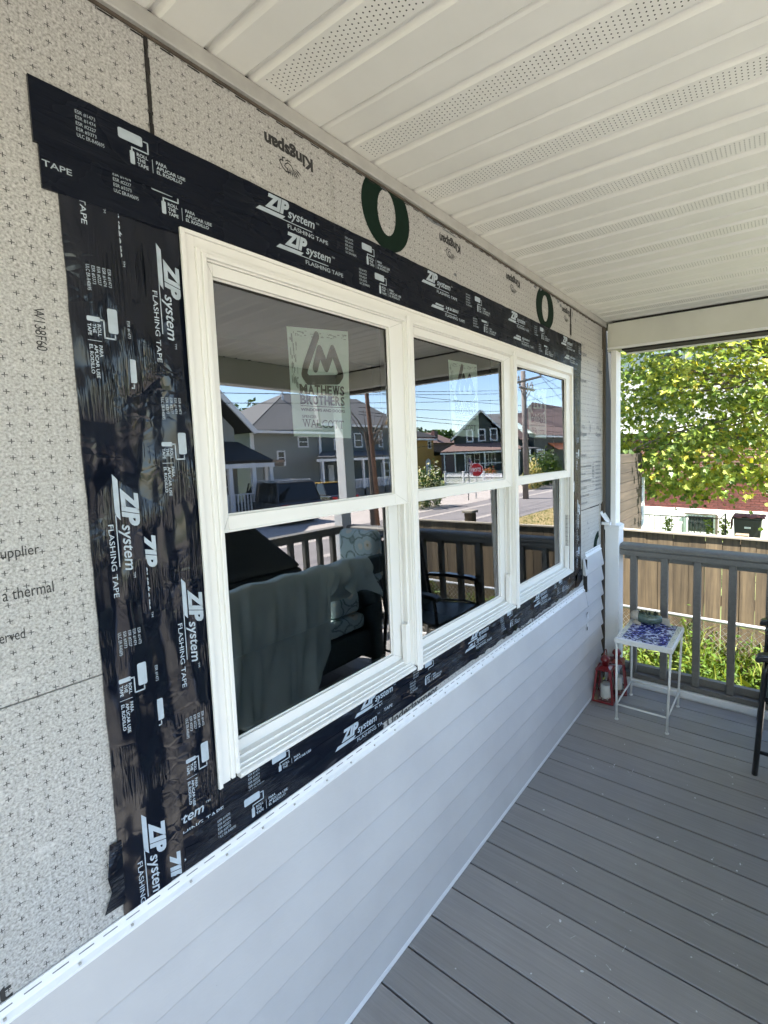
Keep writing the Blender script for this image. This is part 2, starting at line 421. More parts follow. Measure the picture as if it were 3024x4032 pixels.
# one period of the tape print, metres along u, v from the lower edge of the strip
ESR = ["ESR #1473", "ESR #1474", "ESR #2227", "ESR #3373", "ULC ER-R40695"]
def tape_print(u0):
    p = P2()
    for i, t in enumerate(ESR): p.text(t, u0, .069 - i * .0088, u0 + (.026 if i < 4 else .036), .075 - i * .0088, offset=0.0)
    r = u0 + .057
    p.rrect(r, .063, r + .036, .080, .003)
    p.stroke([(r + .038, .074), (r + .044, .074), (r + .044, .056), (r + .019, .056), (r + .019, .049)], .0022)
    p.rrect(r + .0155, .028, r + .0225, .050, .002)
    p.text("ROLL", r + .026, .0445, r + .043, .0505, offset=.02); p.text("THE", r + .026, .0365, r + .039, .0425, offset=.02); p.text("TAPE", r + .026, .0285, r + .043, .0345, offset=.02)
    p.rect(r + .0495, .027, r + .0503, .050)
    p.text("PARA", r + .056, .0445, r + .073, .0505, offset=.02); p.text("APLICAR USE", r + .056, .0365, r + .104, .0425, offset=.02); p.text("EL RODILLO", r + .056, .0285, r + .098, .0345, offset=.02)
    z = u0 + .302
    p.text("ZIP", z + .022, .059, z + .082, .091, shear=.25, offset=.055)
    p.text("system", z + .078, .0505, z + .150, .074, shear=.22, offset=.012)
    p.text("TM", z + .154, .071, z + .163, .075)
    p.poly([(z, .047), (z + .062, .047), (z + .071, .056), (z + .009, .056)])
    p.rect(z + .06, .0468, z + .142, .0486)
    p.text("FLASHING TAPE", z + .076, .033, z + .188, .0425, offset=.006)
    return p
PER = 0.5455

# ------------------------------------------------------------ house wall
wall = thing("house_wall", "porch wall of the house, grey insulation sheathing above pale siding, windows taped in black", "house wall")
SX0, SX1 = -0.02, 0.0
WTOP = 2.315
def sheet(y0, y1, z0, z1, lab=None, x=0.0):
    o = MB().box(-0.022 + x, x, y0, y1, z0, z1).obj("sheathing_board", 'sheath', wall, bev=0.0012, seg=1)
    if lab: o["label"] = lab
    return o
g = 0.0008
sheet(-3.0, .435 - g, 1.185 + g, WTOP, "grey speckled sheathing board left of the windows")
sheet(-3.0, .475, .55, 1.185 - g)
sheet(.440, 2.403 - .002, 1.982, WTOP, "long sheathing strip over the windows with upside-down printing")
sheet(.440, .475, 1.19, 1.98)
sheet(2.407, 2.922, 1.187 + g, WTOP, "pale sheathing board at the far end, covered in small print")
sheet(2.37, 2.87, .50, 1.187 - g)
sheet(.477, 2.368, .50, .872, "narrow strip of sheathing showing under the windows")
# folded crease in the strip and ragged dark seam edges
MB().box(0, .0012, .836, .8375, 2.13, WTOP).box(0, .0012, .842, .8435, 2.13, WTOP).obj("facer_crease", 'sheath', wall)
dk = MB()
random.seed(3)
z = 2.13
while z < WTOP - .01:
    h = random.uniform(.006, .02); ww = random.uniform(.0015, .005)
    dk.box(.0002, .0012, .4375 - ww, .4375 + ww * .7, z, z + h); z += h
z = 2.15
while z < 2.275:
    h = random.uniform(.008, .02); ww = random.uniform(.006, .011)
    dk.box(.0002, .0015, 2.404 - ww, 2.404 + ww, z, z + h); z += h
dk.box(.0002, .001, 2.545, 2.70, 1.1865 - .002, 1.1865 + .002).box(.0002, .001, 2.70, 2.91, 1.1865 - .003, 1.1865 + .0035)
dk.obj("torn_seam", 'dark', wall)
# scrapes: small ragged dark tears in the facer
tear = P2()
def tear_at(y, z, w_, h_, n=7):
    pts = []
    for i in range(n):
        t = 2 * math.pi * i / n; r = random.uniform(.45, 1)
        pts.append((y + w_ * r * math.cos(t), z + h_ * r * math.sin(t)))
    tear.poly(pts)
for y, z, a, b in [(1.02, 2.298, .02, .006), (1.25, 2.29, .05, .007), (1.33, 2.285, .06, .004), (1.52, 2.296, .03, .006), (1.98, 2.285, .02, .008), (2.04, 2.290, .015, .012), (2.24, 2.285, .03, .01),
                   (2.27, 2.272, .015, .012), (2.43, 2.262, .01, .02), (2.475, 2.24, .006, .016), (2.64, 2.27, .02, .006), (2.70, 1.665, .012, .03), (2.69, 1.70, .008, .01), (2.885, 1.66, .01, .014),
                   (2.66, 1.10, .010, .012), (2.68, 1.065, .012, .007), (2.66, 2.05, .006, .006), (.30, 2.36, .004, .004), (2.60, 1.05, .004, .02), (.165, 2.21, .007, .005), (1.36, 2.157, .010, .008)]:
    tear_at(y, z, a, b)
tear.lay("torn_facer", 'inkfaint', wall, lambda u, v: (.0008, u, v))

# printing on the sheathing
def on_wall(x): return lambda u, v: (x, u, v)
sp = P2()
sp.text("supplier", .183, 1.4035, .232, 1.4245)
sp.text("a thermal", .1865, 1.3445, .2445, 1.3625)
sp.text("reserved", .163, 1.2825, .2065, 1.2985)
def w138(t, y0, y1, z0, z1):        # reads downwards
    q = P2(); q.text(t, 0, 0, 1, 1, offset=.0)
    sp.add(q, lambda u, v: (y0 + v * (y1 - y0), z1 - u * (z1 - z0)))
w138("W138F60", .252, .265, 1.722, 1.787)
sp.text("nt", .115, .737, .152, .762, offset=.02)
sp.lay("print", 'ink', wall, on_wall(.0006))
kp = P2()
def lion(cu, cv, s):
    q = P2()
    for i in range(8):
        a = math.radians(150 - i * 13); r0, r1 = .35, .95 - .04 * i
        q.poly([(r0 * math.cos(a), r0 * math.sin(a)), ((r0 + r1) / 2 * math.cos(a + .12), (r0 + r1) / 2 * math.sin(a + .12)), (r1 * math.cos(a + .05), r1 * math.sin(a + .05)), ((r0 + r1) / 2 * math.cos(a - .02), (r0 + r1) / 2 * math.sin(a - .02))])
    q.stroke([(.1, .55), (.35, .6), (.62, .45), (.8, .2), (.7, .1), (.55, .12), (.6, -.05), (.42, -.08)], .07)
    q.stroke([(.3, .42), (.45, .35), (.4, .22), (.2, .1), (-.05, .15), (-.2, .35)], .06)
    q.stroke([(.0, .0), (.2, -.05), (.35, .05)], .05)
    return q
def kingspan(y, z, k=1.0):      # upside down: origin at K's right-hand foot
    q = P2(); q.text("Kingspan", 0, -.012, .125, .026, offset=.045)
    q.add(lion(0, 0, 1), lambda u, v: (.062 + u * .035, .028 + (v + .1) * .042))
    kp.add(q, lambda u, v: (y - u * k, z - v))
kingspan(.784, 2.252, 1.0); kingspan(1.395, 2.262, .95); kingspan(1.835, 2.264, .95); kingspan(2.40, 2.267, .9)
kp.lay("print", 'ink', wall, on_wall(.0006), clip=lambda p: p[1] < 2.401)
# big green letters
og = P2()
og.ell(1.032, 2.232, .096, .105, .036, .062)
og.ell(2.087, 2.214, .098, .098, .034, .060)
og.lay("print", 'inkgreen', wall, lambda u, v: (.0007, u, min(v, WTOP - .001)))
og2 = P2(); og2.ell(2.873, .925, .112, .100, .052, .058)
og2.lay("print", 'inkgreen', wall, on_wall(.0007), clip=lambda p: p[1] < 2.870 and p[2] > .91)
# rows of fine print on the far board
fp = P2()
for (y, z) in [(2.55, 1.915), (2.55, 1.49)]: fp.text("layment", y, z, y + .09, z + .028, offset=.02)
for (y, z) in [(2.546, 2.085), (2.546, 1.63), (2.80, 1.63), (2.83, 2.02)]:
    fp.add(lion(0, 0, 1), lambda u, v, y=y, z=z: (y + .04 + u * .035, z + .03 + v * .03)); fp.text("Kingspan", y, z - .02, y + .10, z + .012, offset=.03)
def word_row(y, z, total, h):      # illegible small print: rows of little bars
    e = y + total
    while y < e:
        L = random.uniform(.006, .020)
        k = y
        while k < min(y + L, e): fp.rect(k, z, k + .0026, z + h * random.uniform(.6, 1.0)); k += .0040
        y += L + .006
for i, L in enumerate((.17, .08, .16, .09, .13, .10)): word_row(2.552, 1.435 - i * .043, L, .014)
for i in range(8): word_row(2.80, 1.455 - i * .024, random.uniform(.07, .11), .013)
fp.ell(2.755, 1.40, .020, .036, .014, .029); fp.rect(2.747, 1.386, 2.763, 1.394); fp.rect(2.747, 1.400, 2.763, 1.414); word_row(2.735, 1.337, .04, .012); word_row(2.735, 1.445, .035, .010)
for zz in range(30):
    z = 2.24 - zz * .034 + random.uniform(-.003, .003)
    y = 2.56
    while y < 2.88:
        L = random.uniform(.004, .012); fp.rect(y, z, y + L, z + .004); y += L + random.uniform(.006, .02)
fp.lay("print", 'inkfaint', wall, on_wall(.0006), clip=lambda p: p[1] < 2.918)
ul = P2(); ul.text("g Underlayment", .925, .727, 1.20, .757, offset=.03); ul.text("Siding Underlayment", 1.79, .722, 2.19, .752, offset=.03)
ul.lay("print", 'ink', wall, on_wall(.0006))

# ------------------------------------------------------------ flashing tape
def tape(name_lab, x, y0, y1, z0, z1, mat, jag=(), vertical=False, pers=(), top_flip=False, clipf=None, seed=1, printvs=1.0, n=None, lof=None):
    """a strip of tape with slightly wandering, hand-cut edges"""
    random.seed(seed)
    m = MB(); L = (z1 - z0) if vertical else (y1 - y0); n = n or max(8, int(L / .03))
    e = []
    for i in range(n + 1):
        t = i / n
        a = random.uniform(-.0008, .0008); b = random.uniform(-.0008, .0008)
        if lof: a += lof(y0 + (y1 - y0) * t)
        if 'lo' in jag: a += random.uniform(-.006, .004) * (1 if t > .28 else 0)
        if vertical: e.append(((x, y0 + a, z0 + (z1 - z0) * t), (x, y1 + b, z0 + (z1 - z0) * t)))
        else: e.append(((x, y0 + (y1 - y0) * t, z0 + a), (x, y0 + (y1 - y0) * t, z1 + b)))
    for i in range(n):
        a0, b0 = e[i]; a1, b1 = e[i + 1]
        k = len(m.v); m.v += [a0, b0, b1, a1, *[(0.0002, p[1], p[2]) for p in (a0, b0, b1, a1)]]
        m.f += [(k, k + 1, k + 2, k + 3) if vertical else (k + 3, k + 2, k + 1, k), (k, k + 4, k + 5, k + 1), (k + 1, k + 5, k + 6, k + 2), (k + 2, k + 6, k + 7, k + 3), (k + 3, k + 7, k + 4, k)]
    o = m.obj("flashing_tape", mat, wall)
    if name_lab: o["label"] = name_lab
    pr = P2()
    for u in pers: pr.add(tape_print(0), lambda a, b, u=u: (a + u, b))
    if pers:
        if vertical: fn = lambda u, v: (x + .0003, y0 + v * .82 * printvs - .002, z1 - u * 1.14)
        else: fn = lambda u, v: (x + .0003, y0 + u, z0 + v)
        cl = lambda p: y0 < p[1] < y1 and z0 + .001 < p[2] < z1 - .001 and (clipf is None or clipf(p))
        pr.lay("print", 'print', o, fn, cl)
    return o
# bottom strips
tape("upper strip of bottom tape, half hidden", .0010, .36, 2.50, .778, .872, 'tape_b', pers=[.533 - .36 + PER * k for k in range(-1, 4)], seed=2)
# right side strips
tape("crinkled glossy tape down the right side of the windows", .0012, 2.375, 2.462, .80, 2.03, 'tape_r', vertical=True, pers=[.25, .85], seed=3)
tape("outer glossy tape on the right side", .0022, 2.455, 2.545, .775, 2.04, 'tape_r', vertical=True, pers=[.08 + .3, .62 + .25], seed=4)
# left side strips (rearmost first)
tape("inner strip of tape along the left jamb", .0012, .392, .478, .76, 2.00, 'tape_v', vertical=True, pers=[(2.0 - 1.664) / 1.14 + PER * k * 1.0 for k in (-1, 0, 1, 2)], seed=5)
tape("middle strip, mostly covered", .0024, .318, .397, .735, 2.0, 'tape_v', vertical=True, pers=[(2.0 - 1.791) / 1.14 + PER * k for k in (-1, 0, 1, 2)], seed=6)
tape("lower strip of the bottom tape with a torn lower edge", .0020, .372, .94, .7225, .815, 'tape_b', pers=[.463 - .372 - PER, .463 - .372, .463 - .372 + PER], seed=8)
tape("torn lower tape strip running to the right corner", .0022, .9402, 2.50, .757, .829, 'tape_b', jag=('lo',), pers=[1.07 - .94 - .01 + .57 * k for k in range(-1, 3)], seed=9, n=90)
tape("outer strip of tape on the left side", .0036, .2955, .372, .733, 2.0, 'tape_v', vertical=True, pers=[(2.0 - 1.871) / 1.14 + PER * k for k in (-1, 0, 1, 2)], seed=7)
# top strips
tape("lower of the two top tapes", .0048, .2755, 2.545, 1.9695, 2.0650, 'tape_h', pers=[.369 - .2755 + PER * k for k in range(-1, 5)], seed=10)
tape("upper top tape, its left end sticking out", .0060, .270, 2.547, 2.034, 2.129, 'tape_h', pers=[.324 - .270 + PER * k for k in range(0, 5)], seed=11, n=120, lof=lambda y: .027 * max(0, math.sin((y - .50) / .56 * math.pi)) ** .35 if .50 < y < 1.06 else (.006 * abs(math.sin(y * 5)) if y > 1.06 else 0))
# loose torn ends
fl = MB()
fl.poly([(.0048, .283, .884), (.0052, .300, .880), (.0052, .300, .80), (.0048, .2985, .762), (.007, .267, .766), (.009, .279, .80), (.012, .2745, .83)])
fl.poly([(.0028, .40, .785), (.0028, .44, .775), (.0028, .52, .722), (.0028, .40, .7235)])
fl.poly([(.0044, 2.49, .83), (.0044, 2.56, .85), (.0044, 2.565, .78), (.0044, 2.50, .755), (.0044, 2.45, .757)])
fl.obj("loose_tape_end", 'tape_b', wall)
stp = P2()
stp.poly([(.281, .858), (.297, .850), (.292, .835)])
stp.text("em", 0, 0, 1, 1, shear=.2) if False else None
stp.lay("print", 'print', wall, on_wall(.0056))

# ------------------------------------------------------------ siding
SP = .0965
def plank(y0, y1, zb, last=False, name="siding_plank"):
    prof = [(.0285, zb + .0010), (.0290, zb + .005), (.0105, zb + SP + .003), (.0065, zb + SP + .003), (.0065, zb + .004), (.0255, zb - .0008)]
    return MB().prof_y(prof, y0, y1).obj(name, 'siding', wall, bev=.001, seg=1)
cz = [.0320, .1275, .2240, .3205, .4170, .5135]
for z in cz: plank(-3.0, 2.868, z)
plank(-3.0, 2.588, .6095)["label"] = "topmost full siding plank below the tape"
def hem(y0, y1, z, slot0=None):
    m = MB()
    prof = [(.0065, z), (.0115, z), (.0125, z + .006), (.0075, z + .010), (.0045, z + .012), (.0045, z + .0325), (.001, z + .0325), (.001, z)]
    m.prof_y(prof, y0, y1)
    o = m.obj("nailing_hem", 'trim', wall, bev=.0006, seg=1)
    s = MB(); y = y0 + .01 if slot0 is None else slot0
    while y < y1 - .03:
        s.box(.0046, .0050, y, y + .0205, z + .0225, z + .0245); y += .0335
    s.obj("nail_slot", 'inkfaint', o)["kind"] = "stuff"
    return o
hem(-3.0, 2.585, .7062, slot0=-2.9992 + .013)
# far right: two more courses and a hem
plank(2.592, 2.876, .6095); plank(2.592, 2.878, .7060); plank(2.560, 2.880, .8025)
hem(2.611, 2.885, .8985)
MB().box(.0005, .0235, 2.586, 2.5915, .70, .895).obj("siding_split", 'dark', wall)
# nails in the hem and scuffs, chipped slot
m = MB()
for i in range(40):
    y = -.6 + i * .083 + random.uniform(-.01, .01)
    m.lathe((0, 0, 0), [(.0001, 0), (.0026, .0004), (.0026, .0012), (.0001, .0016)], 8) if False else m.box(.0075, .0105, y - .0018, y + .0018, .7145, .7180)
m.obj("nail_head", 'jchan', wall)["kind"] = "stuff"
h = P2(); h.poly([(2.585, .573), (2.60, .577), (2.598, .562), (2.588, .56)]); h.poly([(2.582, .482), (2.598, .49), (2.596, .468), (2.585, .466)]); h.stroke([(2.586, .575), (2.578, .53), (2.584, .48)], .003)
h.lay("chipped_hole", 'dark', wall, lambda u, v: (.0232, u, v))
MB().poly([(.024, 2.589, .57), (.026, 2.604, .57), (.026, 2.600, .49), (.024, 2.587, .49)]).obj("bent_vinyl_tab", 'trim', wall)
# base trim at the deck
MB().prof_y([(.0, .002), (.022, .002), (.0235, .005), (.0235, .022), (.021, .0245), (.021, .0275), (.0225, .029), (.0225, .0335), (.0, .0335)], -3.0, 2.872).obj("base_trim", 'trim', wall, bev=.0008, seg=1)
MB().prof_y([(.0210, .0245), (.0222, .0245), (.0222, .0275), (.0210, .0275)], -3.0, 2.872).obj("trim_groove", 'dark', wall)
# end of wall: dark gap, corner strip, curled scraps
MB().box(-.03, -.004, 2.868, 2.968, 0, 2.30).box(-.004, .010, 2.925, 2.966, .02, 2.30).obj("corner_strip", 'darkbrown', wall)  # solid strip; the darkness of the open wall-end gap is put into its colour
MB().prof_y([(.0, .905), (.004, .905), (.004, 1.20), (.0, 1.20)], 2.868, 2.884).obj("edge_strip", 'sheath', wall)
MB().prof_y([(.0, 1.20), (.003, 1.20), (.003, 2.16), (.0, 2.16)], 2.918, 2.926).obj("edge_strip", 'sheath', wall)
cs = MB()
N = 8
for i in range(N):
    t0, t1 = i / N, (i + 1) / N
    f = lambda t: (.002 + .045 * t ** 1.3, 1.135 - .075 * t)
    a, b = f(t0), f(t1)
    cs.quad((a[0], 2.885 + .02 * t0, a[1]), (b[0], 2.885 + .02 * t1, b[1]), (b[0], 2.955 + .01 * t1, b[1] + .012), (a[0], 2.955 + .01 * t0, a[1] + .012))
o = cs.obj("curled_facer", 'trim', wall); o.modifiers.new("s", 'SOLIDIFY').thickness = .002
MB().box(.004, .06, 2.900, 2.935, 1.054, 1.072).obj("cut_trim_end", 'trim', wall, bev=.001)

# ------------------------------------------------------------ windows
winbits = []
def window_unit(y0, y1, label):
    t = thing("double_hung_window", label, "window", group="windows side by side in the porch wall")
    zb, zt = .874, 1.954
    # frame: stepped ring
    fr = MB()
    for a, b, xf in ((0, .008, .014), (.008, .016, .019)):
        fr.box(-.09, xf, y0 + a, y0 + b, zb + (a if a else 0), zt - a)
        fr.box(-.09, xf, y1 - b, y1 - a, zb + (a if a else 0), zt - a)
        fr.box(-.09, xf, y0 + b, y1 - b, zt - b, zt - a)
    fr.obj("frame", 'vinyl', t, bev=.0012)
    # jamb liner channels seen beside the lower sash
    j = MB()
    for ya, yb in ((y0 + .016, y0 + .019), (y1 - .019, y1 - .016)):
        j.box(-.085, .012, ya, yb, zb + .008, zt - .016)
    j.box(-.085, .012, y0 + .019, y1 - .019, zt - .020, zt - .016)
    j.box(-.026, -.022, y1 - .030, y1 - .019, zb + .02, 1.40).box(-.006, -.001, y1 - .027, y1 - .019, zb + .02, 1.40).box(-.026, -.022, y0 + .019, y0 + .026, zb + .02, 1.40)
    j.obj("jamb_liner", 'vinyl', t, bev=.0008)
    MB().box(-.020, -.0005, y1 - .037, y1 - .0192, zb + .012, 1.015).obj("jamb_cover", 'vinyl', t, bev=.0015)
    # sill: sloping, with drip ridges
    prof = [(-.085, zb - .006), (.016, zb - .008), (.020, zb - .004), (.020, zb + .002), (.0155, zb + .0045), (.0105, zb + .0055), (.0105, zb + .0085), (.006, zb + .0095), (.002, zb + .0105), (.002, zb + .0145), (-.004, zb + .0155), (-.012, zb + .018), (-.012, zb + .023), (-.022, zb + .024), (-.085, zb + .026)]
    MB().prof_y(prof, y0 + .0165, y1 - .0165).obj("sill", 'vinyl', t, bev=.0008)
    def sash(nm, xo, xi, z0, z1, gz0, gz1, gl0, gl1, tilt=.014, rx=0):
        s = MB(); ya, yb = y0 + .0195, y1 - .0195
        gy0, gy1 = gl0, gl1
        s.box(xi, xo, ya, gy0, z0, z1); s.box(xi, xo, gy1, yb, z0, z1); s.box(xi, xo, gy0, gy1, z0, gz0); s.box(xi, xo, gy0, gy1, gz1, z1)
        so_ = s.obj(nm, 'vinyl', t, bev=.0014)
        # mitred corner welds
        wsm = MB(); q = .0004
        for (cy, cz_, gy, gz) in ((ya, z0, gy0, gz0), (ya, z1, gy0, gz1), (yb, z0, gy1, gz0), (yb, z1, gy1, gz1)):
            dy, dz = gy - cy, gz - cz_; L_ = math.hypot(dy, dz); ny, nz = -dz / L_ * q, dy / L_ * q; e0 = .06
            p0 = (cy + dy * e0, cz_ + dz * e0); p1 = (gy - dy * e0, gz - dz * e0)
            pts = [(p0[0] + ny, p0[1] + nz), (p0[0] - ny, p0[1] - nz), (p1[0] - ny, p1[1] - nz), (p1[0] + ny, p1[1] + nz)]
            wsm.poly([(xo + .0003, a_, b_) for a_, b_ in pts])
        wsm.obj("weld_seam", 'jchan', so_)
        # glazing bead
        b = MB(); w_ = .004; xb = xo - .007
        b.box(xb - .004, xb, gy0, gy0 + w_, gz0, gz1).box(xb - .004, xb, gy1 - w_, gy1, gz0, gz1).box(xb - .004, xb, gy0 + w_, gy1 - w_, gz0, gz0 + w_).box(xb - .004, xb, gy0 + w_, gy1 - w_, gz1 - w_, gz1)
        b.obj("glazing_bead", 'vinyl', so_, bev=.0006, seg=1)
        k = MB(); w2 = .0075; xk = xb - .006
        k.box(xk - .002, xk, gy0, gy0 + w2, gz0, gz1).box(xk - .002, xk, gy1 - w2, gy1, gz0, gz1).box(xk - .002, xk, gy0 + w2, gy1 - w2, gz0, gz0 + w2).box(xk - .002, xk, gy0 + w2, gy1 - w2, gz1 - w2, gz1)
        k.obj("spacer", 'dark', so_)
        xg = xb - .004; zc = (gz0 + gz1) / 2; e = tilt * (gz1 - gz0) / 2
        MB().quad((xg + e, gy0, gz0), (xg + e, gy1, gz0), (xg - e, gy1, gz1), (xg - e, gy0, gz1)).obj("glass_pane", 'glass', so_)
        return xg
    yl = y0 + .031; yr = y1 - .074 + .0
    xg = sash("upper_sash", .0085, -.018, 1.398, zt - .0205, 1.429, 1.909, yl, yr)
    sash("lower_sash", -.0275, -.055, .898, 1.412, .924, 1.395, yl + .003, yr + .008)
    # white ledge of the meeting rail
    MB().box(-.020, .0105, y0 + .0198, y1 - .0198, 1.395, 1.3995).obj("meeting_rail_lip", 'vinyl', t, bev=.001)
    winbits.append((y0, y1, yl, yr, xg))
    return t
B0, B1, B2, B3 = .4925, 1.0915, 1.7465, 2.3965
window_unit(B0, B1, "left window, nearest the camera, with the largest and clearest dealer sticker")
window_unit(B1 + .0004, B2, "middle window of the three, reflecting the stop sign and the gabled house")
window_unit(B2 + .0004, B3, "right window of the three, reflecting the utility pole")
# casing ring with its groove, and mullion covers
cas = thing("window_casing", "cream vinyl casing framing all three windows in one band", "window casing")
zb, zt = .866, 1.982
y0, y1 = .467, 2.4055
r = MB()
r.box(.0062, .0125, y0, y0 + .0075, zb, zt).box(.0062, .0125, y1 - .0005, y1 + .0045, zb, zt).box(.0062, .0125, y0 + .0075, y1 - .0005, zt - .0075, zt)
r.box(.0062, .0075, y0 + .0075, B0, zb + .004, zt - .0075).box(.0062, .0075, B3, y1 - .0005, zb + .004, zt - .0075).box(.0062, .0075, B0, B3, 1.9545, zt - .0075)
r.obj("casing_strip", 'vinyl', cas, bev=.001)
for yb_ in (B1, B2):
    m = MB(); m.box(.0195, .0225, yb_ - .013, yb_ + .013, zb - .004, 1.9545 + .001); m.box(.0225, .0245, yb_ - .003, yb_ + .003, zb - .004, 1.9545)
    m.obj("mullion_cover", 'vinyl', cas, bev=.0008)

# dealer stickers on the glass
def paper_mat():
    n = NT('sticker paper'); a = n.noise(30, 4, n.coord())
    c = n.ramp(a, [(0.3, (0.78, 0.93, 0.81)), (0.7, (0.84, 0.97, 0.87))])
    sm = n.noise(18, 5, n.coord(scale=(1, 5, 1)), .75)
    return n.set(color=c, rough=.7, emits=0.0)
MT['paper'] = paper_mat()
MT['paperink'] = flat('sticker ink', (0.03, 0.035, 0.03), .6)
MT['smear'] = simple('glue smear', (0.33, 0.42, 0.35), .7, .3, 80)
SER = {'M': [.06, .94], 'A': [.08, .92], 'T': [.5], 'H': [.12, .88], 'E': [.16], 'W': [], 'S': [], 'B': [.14], 'R': [.14, .92], 'O': [], 'L': [.16], 'C': [], 'P': [.16], 'N': [.14]}
TOPS = {'M': [.1, .9], 'H': [.12, .88], 'E': [.14], 'W': [.05, .5, .95], 'B': [.12], 'R': [.12], 'L': [.16], 'P': [.12], 'N': [.1, .88]}
def serif(p, text, u0, v0, u1, v1, offset=.03, sw=.0):
    wd = {'M': 1.25, 'W': 1.3, 'I': .5, 'L': .85, 'E': .85, 'T': .95, 'S': .8}
    tot = sum(wd.get(c, 1.0) for c in text) + .12 * (len(text) - 1); k = (u1 - u0) / tot; u = u0; hh = v1 - v0
    for c in text:
        wc = wd.get(c, 1.0) * k; p.text(c, u, v0, u + wc, v1, offset=offset)
        st = hh * .055; sl_ = wc * .17
        for f in SER.get(c, []): p.rect(u + wc * f - sl_, v0, u + wc * f + sl_, v0 + st)
        for f in TOPS.get(c, []): p.rect(u + wc * f - sl_, v1 - st, u + wc * f + sl_, v1)
        if c == 'T': p.rect(u, v1 - hh * .25, u + st * 1.2, v1); p.rect(u + wc - st * 1.2, v1 - hh * .25, u + wc, v1)
        u += wc + .12 * k
def sticker(cor, xg, label):
    TL, TR, BL, BR = cor
    t = thing("dealer_sticker", label, "sticker", group="paper stickers inside the windows")
    def at(x):
        def fn(u, v):     # u right 0..1, v down 0..1
            y = (TL[0] * (1 - u) + TR[0] * u) * (1 - v) + (BL[0] * (1 - u) + BR[0] * u) * v
            z = (TL[1] * (1 - u) + TR[1] * u) * (1 - v) + (BL[1] * (1 - u) + BR[1] * u) * v
            return (x, y, z)
        return fn
    m = MB(); n = 10; f = at(xg)
    for i in range(n):
        for j in range(n):
            c = [(i / n, j / n), ((i + 1) / n, j / n), ((i + 1) / n, (j + 1) / n), (i / n, (j + 1) / n)]
            q = []
            for u, v in c:
                p = f(u, v); e = .0012 * math.sin(7 * v + 3 * u) * (abs(u - .5) + abs(v - .5)); wob = .0015 * math.sin(9 * v) * (1 if u > .9 else 0)
                q.append((p[0] - .0012 + e * .5, p[1] + wob, p[2]))
            m.quad(q[0], q[3], q[2], q[1])
    o = m.obj("paper", 'paper', t)
    o.modifiers.new("s", 'SOLIDIFY').thickness = .0003
    p = P2()
    # lettering laid out with v upwards, flipped when laid down
    p.stroke([(.44, 1 - .067), (.24, 1 - .36), (.215, 1 - .425), (.27, 1 - .475), (.78, 1 - .455), (.84, 1 - .41), (.81, 1 - .35), (.70, 1 - .18), (.585, 1 - .35), (.48, 1 - .19), (.40, 1 - .36)], .088)
    serif(p, "MATHEWS", .13, 1 - .605, .89, 1 - .515, .035)
    serif(p, "BROTHERS", .13, 1 - .700, .89, 1 - .612, .035)
    p.rect(.13, 1 - .718, .89, 1 - .711)
    p.text("WINDOWS AND DOORS", .13, 1 - .762, .89, 1 - .734, offset=.02)
    serif(p, "SPENCER", .14, 1 - .825, .38, 1 - .800, 0)
    serif(p, "WALCOTT", .15, 1 - .912, .86, 1 - .838, -.008)
    g_ = at(xg + .0009)
    p.lay("print", 'paperink', t, lambda u, v: g_(u, 1 - v))
    s = P2(); random.seed(5)
    for i in range(70):
        u = random.choice([random.uniform(.03, .12), random.uniform(.1, .95)]); v = random.uniform(.03, .08) if u > .12 else random.uniform(.04, .6)
        a, b = random.uniform(.004, .03), random.uniform(.002, .006)
        if u < .12: a, b = b * 1.5, a * 1.3
        s.rect(u - a, 1 - v - b, u + a, 1 - v + b)
    g2 = at(xg + .0006)
    s.lay("glue_smear", 'smear', t, lambda u, v: g2(u, 1 - v))
sticker([(.699, 1.851), (.883, 1.875), (.703, 1.596), (.878, 1.592)], -.0125, "largest and clearest sticker, mint paper on the left window")
sticker([(1.326, 1.866), (1.506, 1.873), (1.342, 1.605), (1.512, 1.600)], -.0125, "mint sticker behind blue sky reflections, on the middle window")
sticker([(1.918, 1.838), (2.122, 1.839), (1.936, 1.604), (2.118, 1.601)], -.0125, "faintest sticker, nearly washed out, on the right window")

# dark room behind the glass
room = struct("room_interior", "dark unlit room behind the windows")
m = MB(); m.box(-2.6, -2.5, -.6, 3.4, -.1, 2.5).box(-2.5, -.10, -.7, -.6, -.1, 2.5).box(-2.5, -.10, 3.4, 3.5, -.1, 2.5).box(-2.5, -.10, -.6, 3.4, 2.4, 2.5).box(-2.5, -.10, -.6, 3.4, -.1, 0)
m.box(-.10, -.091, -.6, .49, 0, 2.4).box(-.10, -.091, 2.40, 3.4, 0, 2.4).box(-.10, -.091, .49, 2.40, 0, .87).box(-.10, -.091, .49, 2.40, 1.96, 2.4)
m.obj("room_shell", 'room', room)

# ------------------------------------------------------------ ceiling
ceil = struct("porch_ceiling", "cream vented soffit ceiling of the porch")
CZ = 2.335; PP_ = .2665; YL0 = .528; XO = 2.50
def panel_mesh():
    m = MB(); p = []
    d = .0095
    def groove(y): return [(y - .0125, CZ), (y - .008, CZ + .003), (y - .003, CZ + d), (y + .002, CZ + d), (y + .007, CZ + .003), (y + .0115, CZ)]
    p = [(0.0, CZ + d + .004), (.0012, CZ + d + .004), (.0014, CZ + .0004 + d * .2), (.010, CZ)]
    p = [(0, CZ + .012), (.0016, CZ + .012), (.0016, CZ + .0105), (.0070, CZ + .0090), (.0125, CZ + .003), (.0185, CZ)]
    p += groove(.0885) + groove(.1785) + [(PP_ - .0045, CZ), (PP_ - .0012, CZ + .002), (PP_ - .0010, CZ + .012)]
    m.prof_x(p, 0.0, XO, close=False)
    return m.mesh("soffit_panel", 'soffit')
pm = panel_mesh()
